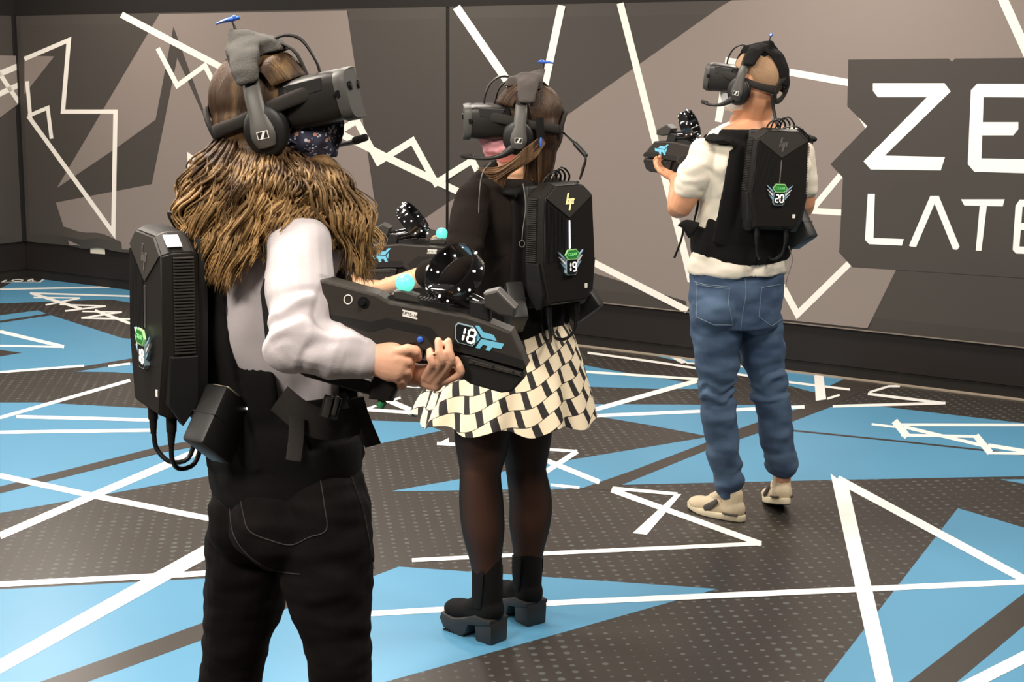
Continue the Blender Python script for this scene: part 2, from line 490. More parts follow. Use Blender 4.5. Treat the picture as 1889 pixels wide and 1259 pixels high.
# lighter worn lip along the bottom of the mural on the right
slab('panel_lip', along(1000, 560), WL, 0.272, 0.277, POFF, PTH + 0.004, M_lip, w_back)

def clipx(poly, x, keep_less):
    out = []
    for i in range(len(poly)):
        p, q = poly[i], poly[(i + 1) % len(poly)]
        pin = (p[0] <= x) == keep_less; qin = (q[0] <= x) == keep_less
        if pin: out.append(p)
        if pin != qin:
            t = (x - p[0]) / (q[0] - p[0]); out.append((x, p[1] + (q[1] - p[1]) * t))
    return out
def mural_print(name, polys, m, lift, par=None):
    """flat print on the two mural panels, split at the joint"""
    for par, less in ((pan1, True), (pan2, False)):
        bm = bmesh.new(); k = 0
        for p in polys:
            c = clipx(p, 822.4 if less else 827.6, less)
            if len(c) > 2: flat(bm, c, lambda x, y: on_wall(x, y, FACE + lift + k * 1e-5)); k += 1
        if k: done(name, bm, m, par, smooth=False)
        else: bm.free()
GREY = [
 [(45,103),(100,104),(53,164),(45,174)],
 [(294,26),(640,19.5),(694,392),(560,318),(400,270),(320,49),(287,221),(218,271),(105,347)],
 [(327,107),(410,290),(520,480),(240,461),(128,452),(103,374),(280,340)],
 [(766,415),(822,377),(900,328),(900,440),(822,430)],
 [(1349,0.6),(1330,12),(1040,217),(900,315),(900,440),(1000,480),(1098,505),(1265,556),(1268,571),(1445,590),(1600,606),(1653,498),(1760,400),(1990,300),(1990,-12)],
]
BOARD = [[(1565,110),(1750,108),(1756,114),(1762,108),(1990,106),(1990,520),(1653,498),(1572,493),(1548,466),(1555,328),(1532,303),(1600,233),(1563,196)]]
LINES = []
for pts, w_ in [
 ([(224,27),(425,133)], 12), ([(291,89),(327,158),(378,121),(400,164)], 9),
 ([(45,109),(127,74),(116,206),(213,206),(209,430),(52,214)], 8), ([(50,150),(56,217)], 7), ([(52,214),(88,199),(95,256)], 7),
 ([(350,330),(349,287),(376,306)], 7),
 ([(629,240),(658,223),(698,299),(761,260),(804,338),(871,296),(882,318)], 12), ([(620,243),(715,291),(850,356)], 13),
 ([(842,13),(941,157)], 15), ([(1036,10),(1004,160)], 14), ([(1144,6),(1203,238),(1266,480),(1275,520)], 13),
 ([(1090,482),(1268,573)], 12), ([(1325,225),(1344,113),(1567,153)], 13), ([(1586,216),(1600,238)], 5),
 ([(1560,312),(1496,389),(1560,393)], 11), ([(1436,515),(1471,580),(1568,485)], 12), ([(1848,-6),(1910,130)], 18)]:
    LINES += stroke(pts, w_)
mural_print('grey_mural_print', GREY, M_grey, 0.0006)
mural_print('white_mural_print', LINES, M_cream, 0.0012)
mural_print('dark_mural_print', BOARD, M_mural, 0.0018)
def q6(l): return [(1040 + x / 1.908, y / 1.908) for x, y in l]
LETTERS = [
 q6([(1088,293),(1340,293),(1362,322),(1278,342),(1105,342),(1088,320)]), q6([(1278,342),(1362,322),(1130,548),(1055,568)]), q6([(1055,568),(1130,548),(1342,553),(1327,600),(1080,597)]),
 q6([(1455,295),(1720,296),(1720,344),(1478,342),(1433,318)]), q6([(1433,318),(1478,342),(1470,558),(1422,578)]), q6([(1422,578),(1470,558),(1720,562),(1720,613),(1445,605)]), q6([(1474,430),(1600,430),(1600,455),(1582,477),(1472,477)]),
 q6([(1070,683),(1095,683),(1090,838),(1060,845)]), q6([(1060,845),(1090,838),(1197,842),(1190,865),(1075,860)]),
 q6([(1215,865),(1290,690),(1305,718),(1240,870),(1220,868)]), q6([(1290,690),(1320,690),(1393,868),(1385,880),(1370,878),(1305,718)]),
 q6([(1398,702),(1552,702),(1545,727),(1410,724)]), q6([(1464,726),(1489,726),(1470,883),(1450,883)]),
 q6([(1605,703),(1710,705),(1710,730),(1615,728),(1590,725)]), q6([(1590,725),(1615,728),(1604,868),(1580,880)]), q6([(1580,880),(1604,868),(1710,872),(1710,898),(1592,893)]), q6([(1611,785),(1690,787),(1685,812),(1608,810)])]
mural_print('sign_lettering', LETTERS, mat('bright_white_letters', (0.9, 0.9, 0.88), 0.6), 0.0024)
for nm, polys, m, lift in (('grey_mural_print', [[(-60,101),(33,103),(34,192),(0,217),(-60,262)]], M_grey, 0.0006),
                           ('white_mural_print', stroke([(-40,148),(0,136),(34,122)], 11) + stroke([(-40,185),(0,173),(34,157)], 10) + stroke([(-30,80),(0,137),(35,189)], 8), M_cream, 0.0012)):
    bm = bmesh.new()
    for p in polys: flat(bm, p, lambda x, y: on_wall(x, y, FACE + lift, CORNER, ln_))
    done(nm, bm, m, pan3, smooth=False)
# paper label below the loose hem
bm = bmesh.new()
prism(bm, [(166,454.5),(193,456),(194,469.5),(167,467.5)], 0.014, 0.016, lambda x, y, o_: on_wall(x, y, o_))
lab = tag(done('paper_label', bm, mat('cream_paper', (0.8, 0.74, 0.6), 0.7), smooth=False), 'small cream paper label stuck on the dark plinth below the loose mural hem', 'label')
# ------------------------------------------------------------------ gear
M_shell = mat('satin_black_plastic', (0.012, 0.0105, 0.0095), 0.45, spec=0.3, bump=0.02, bscale=500)
M_shell2 = mat('dark_grey_plastic', (0.04, 0.037, 0.033), 0.45)
M_deep = mat('deep_black_plastic', (0.009, 0.009, 0.009), 0.5)
M_gloss = mat('glossy_black_plastic', (0.012, 0.012, 0.013), 0.12, coat=0.5)
M_web = mat('black_webbing', (0.007, 0.0065, 0.0065), 0.85, spec=0.18, bump=0.25, bscale=700)
M_strap = mat('grey_black_strap', (0.026, 0.023, 0.021), 0.8, spec=0.25, bump=0.2, bscale=700)
M_padgrey = mat('grey_soft_fabric', (0.085, 0.078, 0.07), 0.9, bump=0.25, bscale=400)
M_armgrey = mat('matt_grey_metal', (0.075, 0.073, 0.066), 0.45)
M_white = mat('white_sticker', (0.85, 0.83, 0.78), 0.6)
M_tan = mat('tan_plastic', (0.45, 0.38, 0.27), 0.5)
M_led = mat('white_led', (1, 1, 1), 0.4, emit=(1, 0.92, 0.9), estr=6.0)
M_bar = mat('lit_white_light_bar', (1, 1, 1), 0.4, emit=(0.85, 0.88, 1.0), estr=1.3)
M_baroff = mat('unlit_grey_light_bar', (0.16, 0.15, 0.15), 0.4)
M_digit = mat('lit_cream_digits', (1, 0.95, 0.85), 0.4, emit=(1, 0.93, 0.78), estr=1.1)
M_plate = mat('badge_black', (0.012, 0.014, 0.016), 0.3)
M_rim = mat('badge_rim_blue', (0.33, 0.48, 0.55), 0.4)
M_rimg = mat('badge_rim_green', (0.35, 0.6, 0.25), 0.4, emit=(0.25, 0.6, 0.2), estr=0.25)
M_green = mat('badge_green', (0.02, 0.14, 0.03), 0.4, emit=(0.03, 0.3, 0.05), estr=0.3)
M_greent = mat('badge_green_text', (0.2, 0.6, 0.2), 0.4, emit=(0.3, 0.75, 0.3), estr=0.6)
M_wing = mat('light_blue_print', (0.28, 0.47, 0.62), 0.5)
M_emblem = mat('cyan_emblem', (0.17, 0.56, 0.78), 0.5)
M_gold = mat('lit_yellow_logo', (0.9, 0.8, 0.4), 0.4, emit=(0.95, 0.85, 0.45), estr=0.45)
M_dull = mat('unlit_grey_logo', (0.14, 0.13, 0.13), 0.35)
M_ball = mat('lit_teal_ball', (0.08, 0.45, 0.4), 0.4, emit=(0.16, 0.85, 0.66), estr=1.0)
M_bluep = mat('blue_plastic', (0.03, 0.12, 0.55), 0.35)
M_cable = mat('black_cable', (0.01, 0.01, 0.01), 0.4)
M_barrel = mat('gun_charcoal_plastic', (0.033, 0.029, 0.025), 0.5, spec=0.3, bump=0.03, bscale=600)
M_thin = mat('thin_grey_cord', (0.16, 0.15, 0.14), 0.6)

SEG = {'0': 'abcdef', '1': 'ef', '2': 'abged', '8': 'abcdefg', '9': 'abcfgd', '4': 'fgbc'}
def digit_polys(txt, h, gap=0.68):
    out = []; w_ = h * 0.5; k = h * 0.16; x0 = -(len(txt) * gap * h) / 2 + (gap * h - w_) / 2
    for ch in txt:
        L, R, T, C, B = x0, x0 + w_, h / 2, 0, -h / 2
        s = {'a': (L, T, R, T), 'g': (L, C, R, C), 'd': (L, B, R, B), 'f': (L, T, L, C), 'e': (L, C, L, B), 'b': (R, T, R, C), 'c': (R, C, R, B)}
        if ch == '1': s = {'e': (x0 + w_ * 0.65, C, x0 + w_ * 0.65, B), 'f': (x0 + w_ * 0.65, T, x0 + w_ * 0.65, C)}
        for c in SEG[ch]:
            x1, y1, x2, y2 = s[c]; d = V((x2 - x1, y2 - y1)).normalized(); n = V((-d.y, d.x)); g = k * 0.1
            a = V((x1, y1)) + d * g; b = V((x2, y2)) - d * g
            out.append([a[:], (a + d * k / 2 + n * k / 2)[:], (b - d * k / 2 + n * k / 2)[:], b[:], (b - d * k / 2 - n * k / 2)[:], (a + d * k / 2 - n * k / 2)[:]])
        x0 += gap * h
    return out
def plates(name, polys, m, parent, mp, d0, d1, world=False):
    bm = bmesh.new()
    for p in polys: prism(bm, p, d0, d1, mp)
    return done(name, bm, m, parent, world, smooth=False)
def text_part(name, txt, size, m, parent, mtx):
    c = bpy.data.curves.new(name, 'FONT'); c.body = txt; c.size = size; c.align_x = 'CENTER'; c.align_y = 'CENTER'; c.extrude = size * 0.03
    o = bpy.data.objects.new('t', c); COL.objects.link(o)
    me = bpy.data.meshes.new_from_object(o.evaluated_get(bpy.context.evaluated_depsgraph_get()))
    bpy.data.objects.remove(o); bpy.data.curves.remove(c)
    me.transform(mtx); me.name = name; me.materials.clear()
    return link(name, me, m, parent, world=False)

def badge(parent, num, mp, n_off=0.0):
    """number badge with a green plate and wings; mp(u, v, depth)"""
    def q(l, s=1.0): return [(x * s, y * s) for x, y in l]
    octo = [(-0.022, 0.005), (0.022, 0.005), (0.022, -0.034), (0.015, -0.042), (-0.015, -0.042), (-0.022, -0.034)]
    hexa = [(-0.029, 0.02), (-0.017, 0.036), (0.017, 0.036), (0.029, 0.02), (0.017, 0.005), (-0.017, 0.005)]
    b = plates('number_badge', [octo], M_rim, parent, mp, 0.0, 0.010)
    plates('badge_face', [q(octo, 0.93)], M_plate, b, lambda u, v, d: mp(u, v - 0.0013, d), 0.009, 0.0108)
    plates('badge_number', digit_polys(num, 0.026), M_digit, b, lambda u, v, d: mp(u + 0.001, v - 0.0175, d), 0.0105, 0.0116)
    plates('badge_top', [hexa], M_rimg, b, mp, 0.008, 0.013)
    plates('badge_top_face', [[(x * 0.9, 0.0205 + (y - 0.0205) * 0.84) for x, y in hexa]], M_green, b, mp, 0.012, 0.0137)
    o0 = mp(0, 0.0205, 0.0139); ux = (mp(1, 0.0205, 0.0139) - o0).normalized(); uz = (mp(0, 1.0205, 0.0139) - o0).normalized(); uy = ux.cross(uz)
    mm = M((ux, uz, uy)).transposed().to_4x4(); mm.translation = o0
    text_part('badge_word', 'CLEAR', 0.0125, M_greent, b, mm)
    for s in (-1, 1):
        for k, (m, l) in enumerate(((M_wing, 1.0), (M_white, 0.85), (M_wing, 0.6))):
            z0 = 0.012 - k * 0.0125
            w_ = [(s * 0.0245, z0 - 0.001), (s * 0.0245, z0 - 0.0095), (s * (0.026 + 0.02 * l), z0 + 0.012 * l), (s * (0.03 + 0.021 * l), z0 + 0.019 * l)]
            plates('badge_wing', [w_], m, b, mp, 0.002, 0.008)
    return b

def backpack(mw, num, label, lit=False, logo=None, scale=1.0, pods=(1, 1)):
    r = thing('computer_backpack', mw, label, 'backpack')
    O = [(-0.062, 0.183), (0.062, 0.183), (0.108, 0.148), (0.118, -0.05), (0.085, -0.183), (-0.085, -0.183), (-0.118, -0.05), (-0.108, 0.148)]
    bm = bmesh.new(); rings = []
    for y, k in ((0.0, 0.95), (-0.012, 1.0), (-0.052, 1.0), (-0.072, 0.9)):
        rings.append([bm.verts.new((x * k, y, (z - 0.0) * (k if k > 0.92 else 0.95))) for x, z in O])
    for a, b in zip(rings, rings[1:]):
        for i in range(8): bm.faces.new((a[i], a[(i + 1) % 8], b[(i + 1) % 8], b[i]))
    bm.faces.new(rings[0][::-1]); bm.faces.new(rings[-1])
    bmesh.ops.bevel(bm, geom=bm.edges[:], offset=0.0025, segments=2, affect='EDGES')
    done('case', bm, M_shell, r, False, smooth=True, auto=25)
    fy = -0.072
    mp = lambda u, v, d: V((u, fy - d, v))
    plates('crest_panel', [[(-0.056, 0.171), (0.056, 0.171), (0.094, 0.141), (0.0, 0.078), (-0.094, 0.141)]], M_shell2, r, mp, -0.001, 0.0025)
    bm = bmesh.new()                                      # fine vertical grooves on the left half
    for k in range(16):
        x = -0.098 + k * 0.0056
        zt = 0.132 - (k * 0.0034)
        box(bm, (x, fy - 0.0004, (zt - 0.05) / 2), (0.0022, 0.0022, zt + 0.05))
    tag(done('groove_lines', bm, M_deep, r, False, smooth=False), kind='stuff')
    plates('light_bar', [[(-0.0018, 0.07), (0.0018, 0.07), (0.0018, -0.014), (-0.0018, -0.014)]], M_bar if lit else M_baroff, r, mp, 0.0, 0.003)
    # slanted two-letter logo
    s = 0.24
    g_ = 1.3
    pb = lambda x0, y0, y1: [(x0 + y0 * s, y0), (x0 + 0.0045 + y0 * s, y0), (x0 + 0.0045 + y1 * s, y1), (x0 + y1 * s, y1)]
    lg = [pb(-0.010, -0.009, 0.017), pb(-0.003, -0.009, 0.004), [(-0.0095, 0.0), (-0.0095 + 0.011, 0.0), (-0.0085 + 0.011, 0.004), (-0.0085, 0.004)],
          pb(0.0025, -0.023, 0.004), pb(0.009, -0.009, 0.004), [(0.003, 0.0), (0.0145, 0.0), (0.0155, 0.004), (0.004, 0.004)], [(0.001, -0.009), (0.0125, -0.009), (0.0132, -0.006), (0.002, -0.006)]]
    plates('logo', lg, M_gold if lit else M_dull, r, lambda u, v, d: mp(u * 1.3, v * 1.3 + 0.13, d), 0.002, 0.0036)
    badge(r, num, lambda u, v, d: mp(u, v - 0.052, d))
    plates('white_sticker', [[(0.062, -0.14), (0.073, -0.14), (0.073, -0.126), (0.062, -0.126)]], M_white, r, mp, 0.0, 0.0012)
    bm = bmesh.new()
    for sd in (-1, 1):
        for k in range(31):
            z = 0.138 - k * 0.0061; x = 0.1085 + (0.148 - z) * 0.05
            box(bm, (sd * x, -0.032, z), (0.009, 0.04, 0.0024), M.Rotation(sd * 0.12, 3, 'Y'))
    tag(done('vent_fins', bm, M_shell2, r, False, smooth=False), kind='stuff')
    for sd in (-1, 1):
        bm = bmesh.new()
        prism(bm, [(-0.062, -0.052), (-0.005, -0.052), (0.0, -0.15), (-0.03, -0.195), (-0.062, -0.15)], 0.0, 0.026,
              lambda u, v, d: V((sd * (0.094 + d + (v + 0.05) * 0.12), u, v)), 0.003)
        done('side_cover', bm, M_deep, r, False, smooth=False)
    bm = bmesh.new(); box(bm, (0, 0.012, -0.01), (0.2, 0.024, 0.37), bev=0.01)
    done('carrier_plate', bm, M_deep, r, False)
    for sd in (-1, 1):                                    # plugs and cable loops below
        bm = bmesh.new(); cyl(bm, (sd * 0.058, -0.04, -0.18), (sd * 0.058, -0.04, -0.215), 0.011, 0.01); cyl(bm, (sd * 0.058, -0.04, -0.215), (sd * 0.056, -0.04, -0.245), 0.0085, 0.006)
        done('cable_plug', bm, M_cable, r, False)
        bm = bmesh.new(); tube(bm, [(sd * 0.056, -0.04, -0.24), (sd * 0.05, -0.036, -0.275), (sd * 0.03, -0.015, -0.30), (sd * 0.02, 0.02, -0.295), (sd * 0.02, 0.035, -0.25), (sd * 0.02, 0.035, -0.2)], 0.005, seg=10)
        done('power_cable', bm, M_cable, r, False)
    bm = bmesh.new()
    for k in range(4):
        x = -0.01 + k * 0.018
        tube(bm, [(x - 0.03, 0.005, 0.172), (x - 0.022, -0.012 + k * 0.004, 0.2 + 0.006 * (k % 2)), (x, -0.018 + k * 0.006, 0.212 + 0.004 * k), (x + 0.024, -0.004, 0.2), (x + 0.03, 0.012, 0.17)], 0.0032, seg=8)
    done('cable_coil', bm, M_cable, r, False)
    for sd, on in zip((-1, 1), pods):                     # battery pods on the hip belt
        if not on: continue
        a = sd * 0.5
        rot = M.Rotation(a, 3, 'Z') @ M.Rotation(math.radians(-36), 3, 'X')
        bm = bmesh.new(); box(bm, (sd * 0.135, 0.03, -0.188), (0.055, 0.105, 0.125), rot, 0.008)
        pd = done('battery_pod', bm, M_deep, r, False)
        c = V((sd * 0.135, 0.03, -0.188)); e = rot @ V((0, 0, 1)); fx = rot @ V((sd, 0, 0)); fy2 = rot @ V((0, 1, 0))
        bm = bmesh.new(); box(bm, c + e * 0.0635 - fy2 * 0.02, (0.04, 0.04, 0.004), rot, 0.001); done('pod_cap', bm, M_tan, pd, False)
        bm = bmesh.new()
        for k in range(3): box(bm, c + fx * 0.028 + e * 0.05 + fy2 * (0.025 + k * 0.005), (0.002, 0.003, 0.003), rot)
        done('pod_light', bm, M_led, pd, False, smooth=False)
        bm = bmesh.new(); box(bm, c + e * 0.0, (0.057, 0.107, 0.003), rot, 0.0008); done('pod_seam', bm, M_deep, pd, False)
    return r

def headset(mw, label, backcap=False, grow=0.0, cover=M_padgrey, peak=(-0.02, 0.15), clip_dir=0.0, pitch_visor=0.0, dark=False, sx=1.0):
    r = thing('virtual_reality_headset', mw, label, 'headset')
    g = grow
    bm = bmesh.new()                                      # visor body, rounded, narrower towards the face
    prof = [(0.045, 0.080, 0.046), (0.06, 0.086, 0.050), (0.10, 0.090, 0.0515), (0.145, 0.089, 0.050), (0.164, 0.084, 0.045)]
    rings = []
    for y, hx, hz in prof:
        rg = []
        for k in range(32):
            a = 2 * PI * k / 32; c, s_ = math.cos(a), math.sin(a); e = 0.42
            x = hx * math.copysign(abs(c) ** e, c); z = hz * math.copysign(abs(s_) ** e, s_)
            if z < 0 and abs(x) < 0.03 and y < 0.1: z *= 0.75
            rg.append(bm.verts.new((x, y - 0.10 * (x / 0.09) ** 2 * 0.12, z)))
        rings.append(rg)
    for a, b in zip(rings, rings[1:]):
        for k in range(32): bm.faces.new((a[k], a[(k + 1) % 32], b[(k + 1) % 32], b[k]))
    bm.faces.new(rings[0][::-1]); bm.faces.new(rings[-1])
    vz = done('visor', bm, M_shell, r, False, auto=50)
    bm = bmesh.new(); rings = []
    for y, k_, dz in ((0.155, 0.97, 0), (0.168, 0.985, 0), (0.176, 0.93, 0)):
        rg = []
        for k in range(32):
            a = 2 * PI * k / 32; c, s_ = math.cos(a), math.sin(a); e = 0.45
            x = 0.09 * k_ * math.copysign(abs(c) ** e, c); z = 0.05 * k_ * math.copysign(abs(s_) ** e, s_)
            rg.append(bm.verts.new((x, y - 0.012 * (x / 0.09) ** 2, z - (0.006 if z < 0 else 0))))
        rings.append(rg)
    for a, b in zip(rings, rings[1:]):
        for k in range(32): bm.faces.new((a[k], a[(k + 1) % 32], b[(k + 1) % 32], b[k]))
    bm.faces.new(rings[0][::-1]); bm.faces.new(rings[-1])
    done('front_plate', bm, mat('grey_front_fabric', (0.05, 0.05, 0.045), 0.55), vz, False, auto=50)
    for sd in (-1, 1):
        bm = bmesh.new(); cyl(bm, (sd * 0.05, 0.168, 0.012), (sd * 0.05, 0.1735, 0.012), 0.009); done('camera_lens', bm, M_gloss, vz, False)
        bm = bmesh.new(); cyl(bm, (sd * 0.081, 0.145, 0.002), (sd * 0.0898, 0.150, 0.002), 0.007); done('camera_lens', bm, M_gloss, vz, False)
        bm = bmesh.new(); prism(bm, [(0.05, 0.04), (0.125, 0.04), (0.12, 0.016), (0.062, 0.012)], 0.086, 0.0905, lambda u, v, d: V((sd * d, u, v)), 0.001); done('side_panel', bm, M_deep, vz, False, smooth=False)
        bm = bmesh.new()                                   # side arm back to the rear ring
        tube(bm, [(sd * 0.084, 0.10, 0.018), (sd * (0.087 + g), 0.055, 0.012), (sd * (0.088 + g), 0.0, 0.004), (sd * (0.08 + g), -0.05, -0.006), (sd * (0.052 + g), -0.088 - g, -0.012), (sd * 0.03, -0.104 - g, -0.014)],
             [(0.014, 0.004), (0.014, 0.0045), (0.013, 0.0045), (0.012, 0.0045), (0.014, 0.005), (0.012, 0.005)], ref=(0, 0, 1), n=4)
        done('head_strap', bm, M_strap, r, False)
    bm = bmesh.new()
    tube(bm, [(0.042 * math.cos(a), -0.103 - g - 0.01 * math.sin(a), -0.012 + 0.042 * math.sin(a)) for a in [2 * PI * k / 16 for k in range(16)]], (0.006, 0.011), seg=10, n=2, ref=(0, 1, 0), closed=True)
    done('rear_ring', bm, M_strap, r, False)
    bm = bmesh.new()                                      # top strap
    tube(bm, [(0, 0.085, 0.052), (0, 0.07, 0.092 + g), (0, 0.02, 0.122 + g), (0, -0.045, 0.115 + g), (0, -0.09 - g, 0.068), (0, -0.112 - g, 0.025)], (0.013, 0.003), ref=(1, 0, 0), n=4)
    done('top_strap', bm, M_strap, r, False)
    bm = bmesh.new()                                      # fabric tent over the headband
    py, pz = peak
    A = [(-0.05, 0.056, 0.096 + g), (0.05, 0.056, 0.096 + g), (0.056, -0.05, 0.09 + g), (-0.056, -0.05, 0.09 + g)]
    Bm = [(-0.044, 0.046, 0.12 + g), (0.044, 0.046, 0.12 + g), (0.046, -0.052, 0.12 + g), (-0.046, -0.052, 0.12 + g)]
    T = [(-0.012, py + 0.018, pz + g - 0.006), (0.012, py + 0.018, pz + g - 0.006), (0.012, py - 0.01, pz + g), (-0.012, py - 0.01, pz + g)]
    L_ = [[bm.verts.new(p) for p in q] for q in (A, Bm, T)]
    for a, b in zip(L_, L_[1:]):
        for k in range(4): bm.faces.new((a[k], a[(k + 1) % 4], b[(k + 1) % 4], b[k]))
    bm.faces.new(L_[0][::-1]); bm.faces.new(L_[-1])
    for sd in (-1, 1):
        tube(bm, [(sd * 0.03, -0.012, 0.128 + g), (sd * (0.066 + g), -0.012, 0.104), (sd * (0.09 + g), -0.01, 0.066)], [(0.036, 0.010), (0.031, 0.011), (0.024, 0.009)], ref=(0, 1, 0), seg=12)
    if backcap:                                           # cloth runs on down the back of the head
        tube(bm, [(0, 0.0, 0.122 + g), (0, -0.06, 0.108 + g), (0, -0.098 - g, 0.06), (0.0, -0.112 - g, 0.012)], [(0.056, 0.012), (0.056, 0.012), (0.042, 0.011), (0.03, 0.01)], ref=(1, 0, 0), seg=16)
        tube(bm, [(0.02, 0.07, 0.094 + g), (0.03, 0.03, 0.118 + g), (0.03, -0.02, 0.124 + g)], [(0.034, 0.009), (0.045, 0.012), (0.05, 0.012)], ref=(1, 0, 0), seg=16)
    remesh('top_cover', bm, cover, r, 0.003, 4, 0.5, world=False, disp=lambda c, n: c + n * (np.array([noise.noise(V(p) * 38) for p in c.tolist()])[:, None] * 0.003))
    pk = V((0, py, pz + g)); cd_ = V((math.sin(clip_dir), math.cos(clip_dir), 0))
    bm = bmesh.new(); tube(bm, [pk - V((0, 0, 0.006)), pk + V((0, -0.001, 0.008)), pk + V((0, -0.003, 0.017))], [0.004, 0.0022, 0.002], seg=8)
    st = done('marker_stem', bm, M_deep, r, False)
    bm = bmesh.new(); c = pk + V((0, -0.003, 0.019))
    tube(bm, [c - cd_ * 0.030 - V((0, 0, 0.002)), c - cd_ * 0.016, c, c + cd_ * 0.014], [(0.004, 0.002), (0.008, 0.0035), (0.006, 0.005), (0.006, 0.004)], seg=10, ref=cd_.cross(V((0, 0, 1))))
    ell(bm, c + cd_ * 0.006 + V((0, 0, 0.002)), (0.006, 0.006, 0.005))
    done('marker_clip', bm, M_bluep, st, False)
    bm = bmesh.new(); tube(bm, [(0.012 * sx, 0.03, 0.118 + g), (0.016 * sx, 0.065, 0.122 + g), (0.018 * sx, 0.095, 0.105 + g), (0.018 * sx, 0.112, 0.075), (0.018 * sx, 0.114, 0.05)], 0.0032, seg=8)
    done('visor_cable', bm, M_cable, r, False)
    return r

def headphones(mw, label, grow=0.0, mic=-1, armcol=M_armgrey):
    """headband, two yoke arms, two ear cups, microphone boom on one side (mic = -1 left)"""
    r = thing('headphones', mw, label, 'headphones'); g = grow
    bm = bmesh.new()
    tube(bm, [(-0.088 - g, 0, 0.055), (-0.072 - g, 0, 0.1), (-0.035, 0, 0.128 + g), (0, 0, 0.134 + g), (0.035, 0, 0.128 + g), (0.072 + g, 0, 0.1), (0.088 + g, 0, 0.055)], (0.016, 0.0055), ref=(0, 1, 0), n=4)
    done('headband', bm, M_strap, r, False)
    for sd in (-1, 1):
        x = sd * (0.098 + g)
        bm = bmesh.new()
        tube(bm, [(sd * (0.083 + g), 0, 0.072), (sd * (0.096 + g), 0, 0.045), (sd * (0.106 + g), 0.002, 0.005), (sd * (0.111 + g), 0.003, -0.03), (sd * (0.108 + g), 0.004, -0.052)],
             [(0.0165, 0.004), (0.0175, 0.0045), (0.0185, 0.005), (0.024, 0.005), (0.018, 0.0045)], ref=(0, 1, 0), n=4)
        arm = done('yoke_arm', bm, armcol, r, False)
        bm = bmesh.new()
        ell(bm, (x - sd * 0.002, 0.006, -0.024), (0.014, 0.042, 0.05), M.Rotation(sd * 0.08, 3, 'Y'), 24, 16)
        cup = done('ear_cup', bm, M_deep, r, False)
        bm = bmesh.new()
        tube(bm, [(x - sd * 0.014, 0.006 + 0.034 * math.cos(a), -0.022 + 0.042 * math.sin(a)) for a in [2 * PI * k / 20 for k in range(20)]], 0.011, seg=10, n=1, closed=True)
        done('ear_pad', bm, M_cable, cup, False)
        mp = lambda u, v, d: V((sd * (0.1155 + g) + sd * d, u * (1 if sd > 0 else -1) * 1 + 0.003, v - 0.03))
        def lq(p): return [(a * 0.011, b * 0.0075) for a, b in p]
        plates('logo_plate', [lq([(-1, -1), (1, -1), (1, 1), (-1, 1)])], M_white, arm, mp, -0.002, 0.0012)
        plates('logo_mark', [lq([(-0.85, -0.8), (-0.55, -0.8), (0.1, 0.8), (-0.85, 0.8)]), lq([(0.0, -0.8), (0.85, -0.8), (0.85, 0.8), (0.6, 0.8)])], M_deep, arm, mp, 0.001, 0.0018)
    x = mic * (0.106 + g)
    bm = bmesh.new()
    tube(bm, [(x, 0.02, -0.055), (x, 0.05, -0.075), (x * 0.92, 0.085, -0.085), (x * 0.7, 0.125, -0.088), (x * 0.5, 0.15, -0.086)], [(0.013, 0.006), (0.008, 0.005), (0.005, 0.004), (0.005, 0.004), (0.006, 0.005)], ref=(0, 0, 1))
    boom = done('microphone_boom', bm, M_deep, r, False)
    bm = bmesh.new(); tube(bm, [(x * 0.55, 0.142, -0.086), (x * 0.42, 0.168, -0.084)], [(0.008, 0.006), (0.0075, 0.0055)], ref=(0, 0, 1), n=3)
    done('microphone', bm, M_strap, boom, False)
    return r

